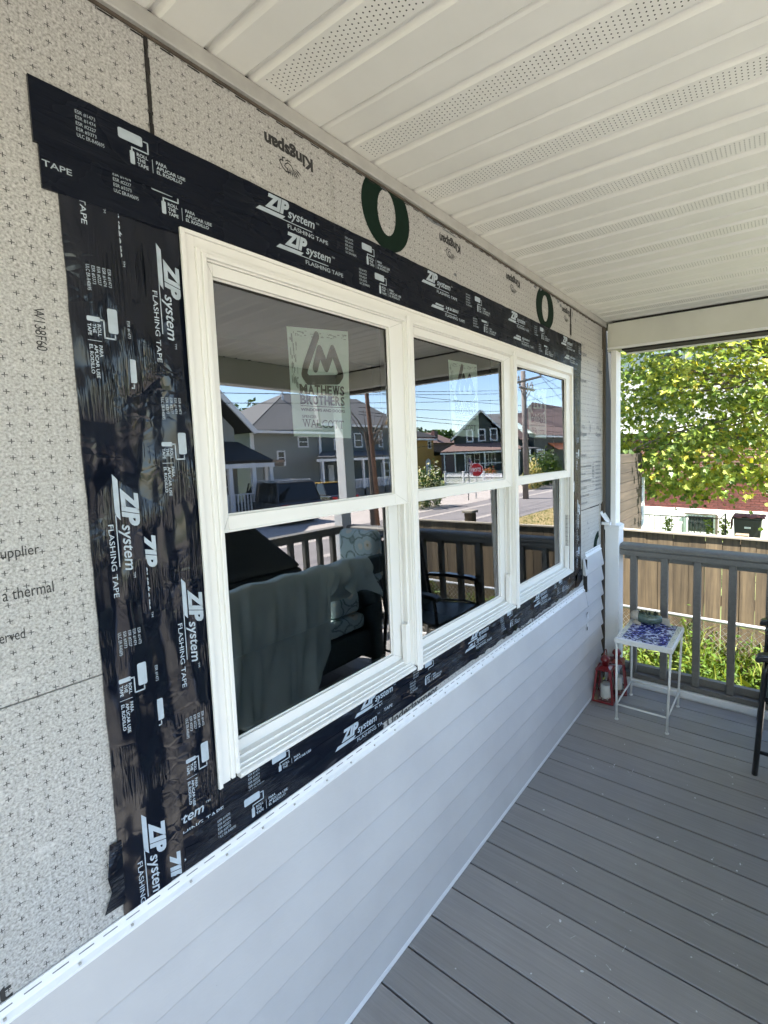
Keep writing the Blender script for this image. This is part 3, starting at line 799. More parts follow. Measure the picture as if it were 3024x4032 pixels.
for k in range(-11, 10):
    inst(pm, "soffit_panel", ceil, (0, YL0 + PP_ * k, random.uniform(-.0012, .0012)), (random.uniform(-.004, .004), random.uniform(-.0006, .0006), random.uniform(-.0008, .0008)))
MB().box(-.1, 2.7, -3.2, 3.25, CZ + .014, CZ + .05).obj("roof_deck", 'dark', ceil)
MB().prof_y([(.0, 2.300), (.013, 2.300), (.0145, 2.303), (.0145, 2.331), (.012, 2.334), (.0, 2.334)], -3.0, 2.966).obj("wall_channel", 'jchan', ceil, bev=.0008)
MB().box(.0, .004, -3.0, 2.93, 2.2945, 2.300).obj("channel_shadow_gap", 'darkbrown', ceil)
s = MB(); y = .0
while y < 2.8: s.box(.0005, .0011, y, y + .022, 2.2900, 2.2925); y += .046
s.obj("channel_slot", 'dark', ceil)["kind"] = "stuff"

def beam(name, label, boxes, mat='beamw'):
    b = thing(name, label, "beam")
    return b
MT['beamw'] = simple('beam cladding', (0.60, 0.595, 0.53), .45, .06, 4, .1, 150, bd=.001)
eb = thing("end_beam", "cream boxed beam over the far end of the porch", "beam")
MB().box(.040, XO, 2.967, 3.13, 2.175, 2.322).obj("cladding", 'beamw', eb, bev=.002)
MB().box(.020, .0395, 2.969, 3.11, 2.150, 2.322).obj("end_cladding", 'beamw', eb, bev=.002)
MB().box(.02, XO, 2.963, 2.985, 2.162, 2.1745).obj("bottom_lip", 'trim', eb, bev=.002)
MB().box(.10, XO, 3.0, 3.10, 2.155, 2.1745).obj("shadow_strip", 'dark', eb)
MB().box(.10, XO, 3.102, 3.135, 2.150, 2.1745).obj("outer_lip", 'trim', eb)
MB().box(.05, XO, 2.9665, 2.9745, 2.3225, 2.3335).obj("top_gap", 'dark', eb)
ob = thing("front_beam", "long cream boxed beam over the street side of the porch, seen reflected in the glass", "beam")
MB().box(XO, XO + .16, -3.0, 3.13, 2.150, 2.334).obj("cladding", 'beamw', ob, bev=.002)
MB().box(XO - .004, XO + .02, -3.0, 2.960, 2.142, 2.1495).obj("bottom_lip", 'trim', ob)
rf = thing("porch_roof_edge", "unseen eave of the porch roof beyond the front beam, its reach set for the sun on the porch", "roof edge")
MB().box(XO + .16, 2.76, -3.2, 3.25, 2.25, 2.32).obj("eave", 'trim', rf)  # unseen; overhang set by how far sun should reach under the roof
MB().box(-.1, 2.80, -3.2, 3.25, 2.39, 2.52).obj("roof", 'dark', rf)

# ------------------------------------------------------------ deck
deck = struct("porch_deck", "grey composite deck of the porch")
DB = .1162
dm = MB()
prof = [(.0025, -.022), (.0025, -.002), (.0045, 0), (DB - .0045, 0), (DB - .0025, -.002), (DB - .0025, -.022)]
dm.prof_x(prof, 0.0, 2.62)
dmesh = dm.mesh("deck_board", 'deck')
for k in range(-30, 19):
    inst(dmesh, "deck_board", deck, (random.uniform(-.003, .003) + .003, .758 + DB * k, random.uniform(-.0005, .0005)))
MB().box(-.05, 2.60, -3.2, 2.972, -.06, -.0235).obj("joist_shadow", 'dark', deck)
MB().box(-.05, 2.60, -3.2, 3.02, -.30, -.065).obj("rim_board", 'rail', deck)
kb = MB(); kb.prof_x([(2.976, -.02), (2.976, .034), (2.982, .041), (3.028, .043), (3.03, .040), (3.03, -.02)], .10, 2.62)
kb.obj("white_kickboard", 'trim', deck)
# scuffs on the deck
random.seed(21)
sc_ = P2()
for (cx, cy, n, sp_) in [(.62, 1.0, 14, .05), (.7, 1.2, 30, .35), (.6, 2.1, 30, .4), (.80, .80, 9, .05), (.55, 1.35, 8, .12), (.90, 1.3, 5, .15), (.4, 2.2, 8, .12), (.75, 1.9, 7, .2), (.55, 2.45, 6, .12), (.9, 2.2, 4, .1), (.7, 1.6, 6, .2)]:
    for i in range(n):
        x = random.gauss(cx, sp_ * .9); y = random.gauss(cy, sp_ * .9); a = random.uniform(.0012, .0048) * (2.0 if random.random() < .08 else 1); b = a * random.uniform(.4, 1.6); t = random.uniform(0, 3.14)
        if x < .08 or y > 2.9: continue
        pts = []
        for j in range(7):
            r = random.uniform(.5, 1); ang = j * 2 * math.pi / 7
            u, v = a * r * math.cos(ang), b * r * math.sin(ang); pts.append((x + u * math.cos(t) - v * math.sin(t), y + u * math.sin(t) + v * math.cos(t)))
        sc_.poly(pts)
        if random.random() < .3:
            L = random.uniform(.006, .025); sc_.stroke([(x, y), (x + L * math.cos(t), y + L * math.sin(t))], .0009, 0)
MT['scuff'] = simple('plaster specks', (0.62, 0.63, 0.64), .8, .3, 200)
so_ = sc_.lay("plaster_speck", 'scuff', deck, lambda u, v: (u, v, .0011)); so_["kind"] = "stuff"

# ------------------------------------------------------------ railings
def railing(label, x0, x1, first, pitch, rot=None):
    t = thing("deck_railing", label, "railing")
    return t
rl = thing("deck_railing", "grey composite railing across the far end of the porch", "railing")
hr = MB(); hr.prof_x([(2.962, .893), (2.958, .900), (2.960, .914), (2.970, .924), (2.985, .9285), (3.045, .9285), (3.060, .924), (3.069, .914), (3.071, .900), (3.067, .893)], .104, 2.40)
hr.obj("handrail", 'rail', rl, smooth=False)
MB().box(.100, 2.40, 2.965, 3.064, .858, .891).obj("rail_board", 'rail', rl, bev=.003)
MB().box(.118, 2.40, 3.022, 3.055, .822, .8575).obj("upper_sub_rail", 'rail', rl, bev=.002)
MB().box(.120, 2.40, 3.022, 3.055, .078, .122).obj("lower_sub_rail", 'rail', rl, bev=.002)
MB().box(.100, 2.40, 2.984, 3.070, .044, .0775).obj("bottom_rail", 'rail', rl, bev=.003)
bm = MB().box(-.0205, .0205, 2.9835, 3.0215, .0815, .8575).mesh("baluster", 'rail')
for k in range(12):
    o = inst(bm, "baluster", rl, (.1857 + .1885 * k, 0, 0)); b_ = o.modifiers.new("b", 'BEVEL'); b_.width = .002
MB().box(.940, .985, 3.0, 3.04, .122, .822).obj("mid_strut", 'rail', rl, bev=.002)
r2 = thing("deck_railing", "long railing on the street side, seen only in the window reflection", "railing")
MB().box(2.40, 2.505, -3.0, 2.93, .893, .928).obj("handrail", 'rail', r2, bev=.008)
MB().box(2.41, 2.495, -3.0, 2.93, .858, .892).obj("rail_board", 'rail', r2, bev=.003)
MB().box(2.41, 2.495, -3.0, 2.93, .044, .078).obj("bottom_rail", 'rail', r2, bev=.003)
bm2 = MB().box(2.4385, 2.4785, -.0205, .0205, .0785, .8575).mesh("baluster", 'rail')
for k in range(40): inst(bm2, "baluster", r2, (0, 2.84 - .146 * k, 0))
def post(x0, x1, y0, y1, z1, label, cap=True, wallside=False):
    t = thing("porch_post", label, "post")
    MB().box(x0, x1, y0, y1, 0.0, z1).obj("post_sleeve", 'trim', t, bev=.004)
    if cap:
        e = .0035; cx, cy = (x0 + x1) / 2, (y0 + y1) / 2
        m = MB(); m.box(x0 - e, x1 + e, y0 - e, y1 + e, z1 - .012, z1 + .016)
        m.obj("cap_rim", 'trim', t, bev=.002)
        m = MB(); z = z1 + .0165
        for a, b in (((x0 - e, y0 - e), (x1 + e, y0 - e)), ((x1 + e, y0 - e), (x1 + e, y1 + e)), ((x1 + e, y1 + e), (x0 - e, y1 + e)), ((x0 - e, y1 + e), (x0 - e, y0 - e))):
            m.poly([(a[0], a[1], z), (b[0], b[1], z), (cx, cy, z + .028)])
        m.poly([(x0 - e, y0 - e, z), (x0 - e, y1 + e, z), (x1 + e, y1 + e, z), (x1 + e, y0 - e, z)])
        m.obj("cap", 'trim', t)
    return t
post(.012, .103, 2.946, 3.052, 1.028, "short white vinyl newel post against the house, with pyramid cap")
post(2.42, 2.53, 2.935, 3.045, 2.142, "tall white corner post holding up the porch beams", cap=False)
ut = thing("wall_trim_post", "slim cream vertical trim standing behind the newel post up to the beam", "trim")
MB().box(.046, .080, 2.955, 3.05, .90, 2.150).obj("trim_strip", 'trim', ut, bev=.002)

# ------------------------------------------------------------ side table
tb = thing("tile_table", "small white metal table with a blue and white tiled top", "side table")
MT['wmetal'] = simple('white painted metal', (0.74, 0.73, 0.68), .38, .06, 30, .15, 200, bd=.001)
TX0, TX1, TY0, TY1, TZ = .2055, .515, 2.524, 2.876, .486
MB().box(TX0, TX1, TY0, TY1, TZ - .030, TZ - .006).obj("table_rim", 'wmetal', tb, bev=.002)
MB().box(TX0 + .004, TX1 - .004, TY0 + .004, TY1 - .004, TZ - .006, TZ - .002).obj("grout_bed", 'trim', tb)
def tile_mat():
    n = NT('painted tile'); v = n.coord()
    vo = n.n("ShaderNodeTexVoronoi", feature='F1'); vo.inputs["Scale"].default_value = 42; vo.inputs["Randomness"].default_value = 1
    wv = n.n("ShaderNodeTexWave"); 
    dist = n.n("ShaderNodeMixRGB") if False else None
    nz = n.n("ShaderNodeTexNoise"); nz.inputs["Scale"].default_value = 21; n.t.links.new(n.coord(scale=(1, 1.6, 1)), nz.inputs["Vector"]); nz.inputs["Detail"].default_value = 1.5; nz.inputs["Distortion"].default_value = 2.2
    c = n.ramp(nz.outputs[0], [(0.0, (0.012, 0.014, 0.20)), (0.52, (0.012, 0.015, 0.20)), (0.55, (0.13, 0.16, 0.42)), (0.58, (0.62, 0.64, 0.72)), (1.0, (0.72, 0.73, 0.76))])
    return n.set(color=c, rough=.18, coat=.5)
MT['tile'] = tile_mat()
def btile_mat():
    n = NT('border tile'); w1 = n.n("ShaderNodeTexVoronoi"); w1.inputs["Scale"].default_value = 95; n.t.links.new(n.coord(), w1.inputs["Vector"])
    c = n.ramp(w1.outputs[0], [(0.0, (0.06, 0.08, 0.2)), (0.22, (0.12, 0.14, 0.2)), (0.34, (0.68, 0.66, 0.58)), (1, (0.72, 0.70, 0.62))])
    return n.set(color=c, rough=.2, coat=.4)
MT['btile'] = btile_mat()
ax0, ax1, ay0, ay1 = TX0 + .034, TX1 - .034, TY0 + .012, TY1 - .012
nx_, ny_ = 2, 3
tw, th_ = (ax1 - ax0) / nx_, (ay1 - ay0) / ny_
tmesh = MB().box(-tw / 2 + .0006, tw / 2 - .0006, -th_ / 2 + .0006, th_ / 2 - .0006, -.002, .0015)
for i in range(nx_):
    for j in range(ny_):
        m = MB().box(ax0 + tw * i + .0005, ax0 + tw * (i + 1) - .0005, ay0 + th_ * j + .0005, ay0 + th_ * (j + 1) - .0005, TZ - .002, TZ + .001); m.obj("tile", 'tile', tb, bev=.0006, seg=1)
for xa, xb in ((TX0 + .007, ax0 - .002), (ax1 + .002, TX1 - .007)):
    for j in range(5):
        hh = (ay1 - ay0) / 5; MB().box(xa, xb, ay0 + hh * j + .0005, ay0 + hh * (j + 1) - .0005, TZ - .002, TZ + .001).obj("border_tile", 'btile', tb, bev=.0006, seg=1)
FEET = [(.216, 2.537), (.489, 2.537), (.490, 2.844), (.215, 2.843)]
TOPS_ = [(.214, 2.536), (.503, 2.536), (.503, 2.864), (.214, 2.864)]
mid = []
for (fx, fy), (tx, ty) in zip(FEET, TOPS_):
    MB().tube([(fx, fy, .006), (tx, ty, TZ - .03)], .0065, 10).obj("leg", 'wmetal', tb, smooth=True)
    MB().lathe((fx, fy, 0), [(.010, .0012), (.0115, .0045), (.0095, .008), (.006, .0095)], 14).obj("foot", 'wmetal', tb, smooth=True)
    t = .09 / TZ; mid.append((fx + (tx - fx) * t, fy + (ty - fy) * t, .092))
for a in range(4): MB().tube([mid[a], mid[(a + 1) % 4]], .0048, 8).obj("stretcher", 'wmetal', tb, smooth=True)

# fish planter
fish = thing("fish_planter", "green ceramic fish planter with beige head and tail, standing on the tiled table", "planter")
MT['celadon'] = simple('green glaze', (0.085, 0.125, 0.095), .22, .35, 60, .6, 130, coat=.5, bd=.003)
MT['stoneware'] = simple('bare stoneware', (0.42, 0.37, 0.29), .6, .12, 40, .2, 90, bd=.002)
MT['soil'] = simple('dark succulents', (0.03, 0.045, 0.035), .8, .6, 120, .8, 150)
def blob(secs, n=18, open_top=None):
    m = MB(); rings = []
    for (c, ry, rz, ux) in secs:
        k = len(m.v); rings.append(k)
        for j in range(n):
            t = 2 * math.pi * j / n; zz = rz * math.sin(t)
            if open_top is not None: zz = min(zz, open_top)
            m.v.append((c[0], c[1] + ry * math.cos(t), c[2] + zz))
    for i in range(len(rings) - 1):
        a, b = rings[i], rings[i + 1]
        for j in range(n): m.f.append((a + j, a + (j + 1) % n, b + (j + 1) % n, b + j))
    m.f.append(tuple(rings[0] + j for j in range(n))[::-1]); m.f.append(tuple(rings[-1] + j for j in range(n)))
    return m
FY = 2.825; FZ = TZ + .036
def fs(xs, rys, rzs, dz=0, o=None): return blob([((x, FY, FZ + dz), a, b, 0) for x, a, b in zip(xs, rys, rzs)], 20, o)
fs([.262, .275, .30, .335, .37, .392, .402], [.030, .036, .042, .043, .035, .022, .012], [.030, .034, .036, .036, .031, .022, .013], 0, .027).obj("body", 'celadon', fish, smooth=True)
fs([.212, .218, .232, .250, .266], [.008, .020, .029, .034, .033], [.008, .020, .029, .034, .034], .002).obj("head", 'stoneware', fish, smooth=True)
m = MB()
m.hexa([(.395, FY - .010, FZ - .018), (.448, FY - .006, FZ - .034), (.448, FY + .006, FZ - .034), (.395, FY + .010, FZ - .018), (.395, FY - .010, FZ + .012), (.440, FY - .006, FZ + .016), (.440, FY + .006, FZ + .016), (.395, FY + .010, FZ + .012)])
m.obj("tail", 'stoneware', fish, bev=.004)
m = MB(); m.hexa([(.240, FY - .048, FZ - .034), (.290, FY - .060, FZ - .034), (.290, FY - .044, FZ - .034), (.240, FY - .030, FZ - .034), (.245, FY - .046, FZ - .022), (.285, FY - .056, FZ - .026), (.285, FY - .040, FZ - .020), (.245, FY - .030, FZ - .012)])
m.obj("fin", 'stoneware', fish, bev=.003)
MB().lathe((.238, FY - .031, FZ + .010), [(.0045, -.002), (.0045, .002)], 10).obj("eye", 'stoneware', fish)
m = MB(); random.seed(4)
for i in range(60):
    x = random.uniform(.270, .375); y = FY + random.uniform(-.03, .03); r_ = random.uniform(.003, .008); z = FZ + .026
    for j in range(5):
        t = random.uniform(0, 6.28); m.poly([(x, y, z), (x + r_ * math.cos(t), y + r_ * math.sin(t), z + r_ * 1.5), (x + r_ * math.cos(t + .7), y + r_ * math.sin(t + .7), z + r_ * 1.8)])
m.obj("succulents", 'soil', fish)["kind"] = "stuff"
fs([.268, .30, .34, .38], [.030, .038, .036, .02], [.02, .02, .02, .01], .004, .018).obj("soil", 'soil', fish)

# lanterns
MT['red'] = simple('red lantern paint', (0.17, 0.006, 0.008), .3, .15, 20, coat=.5)
MT['candle'] = simple('white candle', (0.74, 0.70, 0.60), .5, .04, 20, sss=.0) if False else simple('white candle', (0.74, 0.70, 0.60), .5, .04, 20)
def lamp_glass():
    n = NT('lantern glass'); t = n.t; out = t.nodes["Material Output"]
    g_ = n.n("ShaderNodeBsdfGlossy"); g_.inputs["Roughness"].default_value = .02; tr = n.n("ShaderNodeBsdfTransparent"); fr = n.n("ShaderNodeFresnel"); fr.inputs[0].default_value = 1.45
    mx = n.n("ShaderNodeMixShader"); t.links.new(fr.outputs[0], mx.inputs[0]); t.links.new(tr.outputs[0], mx.inputs[1]); t.links.new(g_.outputs[0], mx.inputs[2]); t.links.new(mx.outputs[0], out.inputs[0]); return n.m
MT['lglass'] = lamp_glass()
def lantern(cx, cy, s, label, rot):
    t = thing("candle_lantern", label, "lantern", group="red lanterns in the corner")
    t.location = (cx, cy, 0); t.rotation_euler = (0, 0, rot)
    b, p, h = .060 * s, .040 * s, .195 * s     # half base, half top, height
    f = MB(); e = .006 * s
    cb = [(-b, -b), (b, -b), (b, b), (-b, b)]; ct = [(-p, -p), (p, -p), (p, p), (-p, p)]
    for k in range(4):
        (x, y), (X, Y) = cb[k], ct[k]
        f.hexa([(x - e, y - e, .012), (x + e, y - e, .012), (x + e, y + e, .012), (x - e, y + e, .012), (X - e, Y - e, h), (X + e, Y - e, h), (X + e, Y + e, h), (X - e, Y + e, h)])
    f.obj("corner_frame", 'red', t)
    MB().box(-b - e, b + e, -b - e, b + e, 0.001, .013).obj("base", 'red', t, bev=.002)
    m = MB(); z0, z1 = h, h + .006; m.box(-p - e * 1.6, p + e * 1.6, -p - e * 1.6, p + e * 1.6, z0, z1)
    q = .022 * s; m.hexa([(-p, -p, z1), (p, -p, z1), (p, p, z1), (-p, p, z1), (-q, -q, z1 + .014), (q, -q, z1 + .014), (q, q, z1 + .014), (-q, q, z1 + .014)])
    m.obj("roof", 'red', t, bev=.0015)
    zz = h + .020; MB().lathe((0, 0, zz), [(.020 * s, 0), (.020 * s, .030 * s), (.030 * s, .032 * s), (.030 * s, .038 * s), (.024 * s, .052 * s), (.010 * s, .062 * s), (.002, .064 * s)], 16).obj("chimney", 'red', t, smooth=True)
    hp = [(0, -.034 * s, zz + .030 * s)] + [(.0, .040 * s * math.cos(a) * -1, zz + .036 * s + .062 * s * math.sin(a)) for a in [i * math.pi / 10 for i in range(0, 11)]] + [(0, .034 * s, zz + .030 * s)]
    MB().tube(hp, .0032 * s, 6).obj("handle", 'red', t, smooth=True)
    g2 = MB()
    for k in range(4):
        (x, y), (X, Y) = cb[k], ct[k]; (x2, y2), (X2, Y2) = cb[(k + 1) % 4], ct[(k + 1) % 4]
        i = .96; g2.quad((x * i, y * i, .014), (x2 * i, y2 * i, .014), (X2 * i, Y2 * i, h), (X * i, Y * i, h))
    g2.obj("glass_panel", 'lglass', t)
    MB().lathe((.004, .002, .0135), [(.032 * s, 0), (.033 * s, .004), (.033 * s, .080 * s), (.030 * s, .084 * s), (.012 * s, .079 * s), (.002, .078 * s)], 20).obj("candle", 'candle', t, smooth=True)
    m = MB(); random.seed(2)
    for i in range(8):
        a = random.uniform(0, 6.28); r_ = .045 * s; m.lathe((r_ * math.cos(a), r_ * math.sin(a), .013), [(.002, 0), (.006, .003), (.005, .009), (.001, .012)], 7)
    m.obj("shells", 'stoneware', t, smooth=True)["kind"] = "stuff"
lantern(.090, 2.722, 1.0, "red candle lantern nearer the camera, at the foot of the white post", .06)
lantern(.120, 2.858, .98, "red candle lantern half hidden behind the other one", .25)

# ------------------------------------------------------------ patio chair (black)
MT['blackmetal'] = simple('black powder coat', (0.012, 0.013, 0.014), .28, .2, 30, .15, 200, coat=.3, bd=.001)
MT['sling'] = simple('dark green sling mesh', (0.008, 0.022, 0.016), .45, .2, 300, .5, 500, bd=.001)
ch = thing("patio_chair", "black metal patio chair cut off by the right edge of the photo", "chair")
ya, yb = 2.425, 2.935
for y in (ya, yb):
    MB().tube([(.905, y, .0), (.912, y, .10), (.935, y, .50), (.945, y, .555)], [.0135, .0135, .0125, .0125], 12).obj("front_leg", 'blackmetal', ch, smooth=True)
    MB().tube([(1.46, y, .0), (1.43, y, .20), (1.40, y, .42), (1.50, y, .93)], .0125, 12).obj("rear_leg", 'blackmetal', ch, smooth=True)
    m = MB(); pr = [(.892, .562), (.900, .582), (.925, .592), (1.00, .600), (1.20, .602), (1.40, .585), (1.43, .575), (1.43, .560), (1.2, .575), (1.0, .572), (.93, .562), (.90, .552)]
    k = len(m.v); m.v += [(x, y - .027, z) for x, z in pr] + [(x, y + .027, z) for x, z in pr]; n = len(pr)
    for j in range(n): m.f.append((j, (j + 1) % n, n + (j + 1) % n, n + j))
    m.f.append(tuple(range(n))[::-1]); m.f.append(tuple(range(n, 2 * n)))
    m.obj("armrest", 'blackmetal', ch, bev=.006, seg=3)
    MB().tube([(.915, y, .115), (1.44, y, .115)], .009, 8).obj("stretcher", 'blackmetal', ch, smooth=True)
    MB().tube([(.928, y, .375), (1.05, y, .395), (1.40, y, .36)], .011, 8).obj("seat_rail", 'blackmetal', ch, smooth=True)
    m = MB()
    for i in range(40):
        pass
    pts = [(1.40 + .105 * i / 60 + .011 * math.cos(i * 1.05), y + (.014 if y == ya else -.014) + .003, .42 + .48 * i / 60 + .011 * math.sin(i * 1.05)) for i in range(61)]
    MB().tube(pts, .0022, 5).obj("lacing", 'sling', ch, smooth=True)
MB().tube([(1.50, ya, .93), (1.51, ya + .05, .95), (1.51, yb - .05, .95), (1.50, yb, .93)], .0125, 10).obj("top_bar", 'blackmetal', ch, smooth=True)
MB().tube([(.93, ya, .375), (.93, yb, .375)], .011, 8).obj("front_bar", 'blackmetal', ch, smooth=True)
m = MB(); sp1 = [(.935, .382), (1.05, .385), (1.2, .372), (1.38, .355), (1.42, .40), (1.45, .60), (1.495, .92)]
k = 0
for (a, b) in zip(sp1[:-1], sp1[1:]): m.quad((a[0], ya + .014, a[1]), (b[0], ya + .014, b[1]), (b[0], yb - .014, b[1]), (a[0], yb - .014, a[1]))
o = m.obj("sling", 'sling', ch); o.modifiers.new("s", 'SOLIDIFY').thickness = .003

# ------------------------------------------------------------ sofa with throw (seen in the reflection)
MT['wicker'] = simple('dark wicker', (0.05, 0.075, 0.075), .55, .4, 60, .9, 160, bd=.004)
MT['throw'] = simple('sage cotton throw', (0.56, 0.68, 0.66), .85, .12, 5, .3, 220, bd=.002)
def floral():
    n = NT('floral cushion'); v = n.coord()
    vo = n.n("ShaderNodeTexVoronoi"); vo.inputs["Scale"].default_value = 9; vo.inputs["Randomness"].default_value = .8; n.t.links.new(v, vo.inputs["Vector"])
    pet = n.noise(60, 2, v)
    f = n.math('ADD', vo.outputs[0], n.math('MULTIPLY', pet, .12))
    c = n.ramp(f, [(0.0, (0.55, 0.38, 0.16)), (0.14, (0.55, 0.4, 0.2)), (0.17, (0.85, 0.78, 0.62)), (0.36, (0.85, 0.8, 0.68)), (0.41, (0.58, 0.70, 0.70)), (0.62, (0.62, 0.74, 0.73)), (.7, (0.14, 0.22, 0.18)), (.76, (0.60, 0.72, 0.72))])
    return n.set(color=c, rough=.85)
MT['floral'] = floral()
sofa = thing("wicker_sofa", "dark wicker porch sofa with its back to the windows, seen reflected in the left window", "sofa")
m = MB()
m.prof_y([(1.36, .10), (1.44, .10), (1.42, .55), (1.37, .86), (1.33, .875), (1.30, .86), (1.33, .55)], 1.08, 1.76); m.obj("backrest", 'wicker', sofa, bev=.02, seg=3)
MB().prof_y([(1.36, .74), (1.40, .74), (1.37, .86), (1.33, .875), (1.30, .86), (1.32, .74)], 1.762, 2.34).obj('back_band', 'wicker', sofa, bev=.01)
MB().box(1.42, 1.98, 1.10, 2.32, .16, .34).obj("seat_base", 'wicker', sofa, bev=.02)
for y in (1.06, 2.28): MB().box(1.36, 1.98, y, y + .075, .10, .62).obj("arm", 'wicker', sofa, bev=.03, seg=3)
for x in (1.38, 1.92):
    for y in (1.08, 2.28): MB().box(x, x + .05, y, y + .05, 0, .16).obj("leg", 'wicker', sofa)
MB().box(1.45, 1.97, 1.14, 2.27, .345, .45).obj("seat_cushion", 'floral', sofa, bev=.03, seg=3)
c1_ = MB().box(1.36, 1.74, 2.30, 2.40, .66, 1.03).obj("cushion", 'floral', None, bev=.045, seg=4)
tag(c1_, "floral cushion propped upright on the arm of the wicker sofa", "cushion")
c2_ = MB().box(1.47, 1.85, 2.03, 2.26, .452, .62).obj("cushion", 'floral', None, bev=.05, seg=4)
tag(c2_, "floral cushion lying flat on the sofa seat", "cushion")
# throw: draped sheet with folds
m = MB(); NU, NV = 90, 34
def throw_pt(u, v):
    y = 1.10 + 1.06 * u
    fold = .030 * math.sin(u * 23 + 3.5 * v + 1.2 * math.sin(u * 9)) + .018 * math.sin(u * 51 + 7 * v + 1) + .02 * math.sin(u * 13 - 5 * v) + .008 * math.sin(u * 90 + 20 * v)
    low = .16 + .05 * math.sin(u * 11) + .03 * math.sin(u * 29) + (.54 if u > .64 else 0) + (.25 * max(0, u - .5) / .14 if .5 < u <= .64 else 0)
    if v < .25:                       # over the seat side
        t = v / .25; x = 1.46 - .10 * t; z = .60 + .29 * t
        return (x + fold * .4, y, z)
    if v < .33:
        t = (v - .25) / .08; return (1.36 - .085 * t, y, .893 - .005 * t + .006 * math.sin(u * 31))
    t = (v - .33) / .67
    z = .885 - (.885 - low) * t
    return (1.272 - .012 * t + (.012 + abs(fold)) * -.9 * min(1, t * 3) - .02 * t, y + .015 * math.sin(u * 20) * t, z)
for i in range(NU + 1):
    for j in range(NV + 1): m.v.append(throw_pt(i / NU, j / NV))
for i in range(NU):
    for j in range(NV):
        k = i * (NV + 1) + j; m.f.append((k, k + 1, k + NV + 2, k + NV + 1))
o = m.obj("throw_blanket", 'throw', None, smooth=True); o.modifiers.new("s", 'SOLIDIFY').thickness = .004
tag(o, "sage green throw hanging in folds over the back of the wicker sofa", "blanket")
gr = thing("covered_grill", "barbecue under a black cover by the street-side railing, a black shape in the left window", "grill")
MT['cover'] = simple('black grill cover', (0.006, 0.006, 0.006), .7, .2, 6, .4, 12)
m = MB(); m.hexa([(2.02, .75, .03), (2.37, .75, .03), (2.37, 2.06, .03), (2.02, 2.06, .03), (2.03, .80, .74), (2.36, .80, .74), (2.36, 2.22, .74), (2.03, 2.22, .74)])
m.hexa([(2.03, .80, .741), (2.36, .80, .741), (2.36, 2.22, .741), (2.03, 2.22, .741), (2.08, .9, 1.14), (2.31, .9, 1.14), (2.31, 1.84, 1.14), (2.08, 1.84, 1.14)])
m.obj("cover", 'cover', gr, bev=.04, seg=3)
for x in (2.06, 2.31):
    for y in (.82, 2.0): MB().lathe((x, y, 0), [(.02, 0), (.024, .01), (.024, .028)], 10).obj("castor", 'blackmetal', gr)

# ------------------------------------------------------------ ground, road
def ground_mat(name, stops, scale=3, bump=.5, bs=40, rough=.95):
    n = NT(name); v = n.coord(); a = n.noise(scale, 6, v, .7)
    return n.set(color=n.ramp(a, stops), rough=rough, normal=n.bump(n.noise(bs, 4, v), bump, .02))
MT['lawn'] = ground_mat('lawn', [(0.3, (0.05, 0.085, 0.02)), (0.55, (0.10, 0.13, 0.035)), (0.75, (0.22, 0.19, 0.09))], .7)
MT['drygrass'] = ground_mat('dry grass', [(0.3, (0.16, 0.15, 0.05)), (0.6, (0.36, 0.26, 0.12)), (0.8, (0.42, 0.32, 0.18))], 2)
MT['asphalt'] = ground_mat('old asphalt', [(0.3, (0.17, 0.155, 0.15)), (0.6, (0.22, 0.20, 0.195)), (0.8, (0.27, 0.24, 0.23))], .8, .3, 80)
MT['concrete'] = ground_mat('pale concrete', [(0.3, (0.36, 0.32, 0.29)), (0.7, (0.45, 0.40, 0.36))], 1.2, .2, 60)
MT['gravel'] = ground_mat('gravel', [(0.3, (0.34, 0.30, 0.25)), (0.6, (0.44, 0.39, 0.33)), (0.8, (0.50, 0.46, 0.39))], 4, .8, 60)
GZ = -1.0
o = MB().quad((-160, -160, GZ), (160, -160, GZ), (160, 200, GZ), (-160, 200, GZ)).obj("ground", 'lawn'); o["kind"] = "structure"
o = MB().box(7.8, 17.6, -60, 160, GZ - .05, GZ + .006).obj("road", 'asphalt'); o["kind"] = "structure"
o = MB().quad((13.0, -60, GZ + .012), (17.4, -60, GZ + .012), (17.4, 160, GZ + .012), (13.0, 160, GZ + .012)).obj("road_patch", 'concrete'); o["kind"] = "structure"
o = MB().quad((11.55, -60, GZ + .013), (11.85, -60, GZ + .013), (11.85, 160, GZ + .013), (11.55, 160, GZ + .013)).quad((9.15, 8, GZ + .013), (9.5, 8, GZ + .013), (9.5, 19, GZ + .013), (9.15, 19, GZ + .013)).obj("road_marking", 'concrete'); o["kind"] = "structure"
o = MB().quad((5.0, 10.5, GZ + .006), (7.75, 10.5, GZ + .006), (7.75, 60, GZ + .006), (5.0, 60, GZ + .006)).obj("dry_verge", 'drygrass'); o["kind"] = "structure"
o = MB().quad((2.8, -30, GZ + .008), (7.78, -30, GZ + .008), (7.78, 10.4, GZ + .008), (2.8, 10.4, GZ + .008)).obj("driveway", 'gravel'); o["kind"] = "structure"
o = MB().quad((17.75, -10, GZ + .008), (25.6, -10, GZ + .008), (25.6, 26, GZ + .008), (17.75, 26, GZ + .008)).obj("gravel_yard", 'gravel'); o["kind"] = "structure"
o = MB().box(17.6, 17.72, -60, 160, GZ, GZ + .11).obj("kerb", 'concrete'); o["kind"] = "structure"
o = MB().box(17.75, 19.2, 26.1, 160, GZ, GZ + .04).obj("pavement", 'concrete'); o["kind"] = "structure"

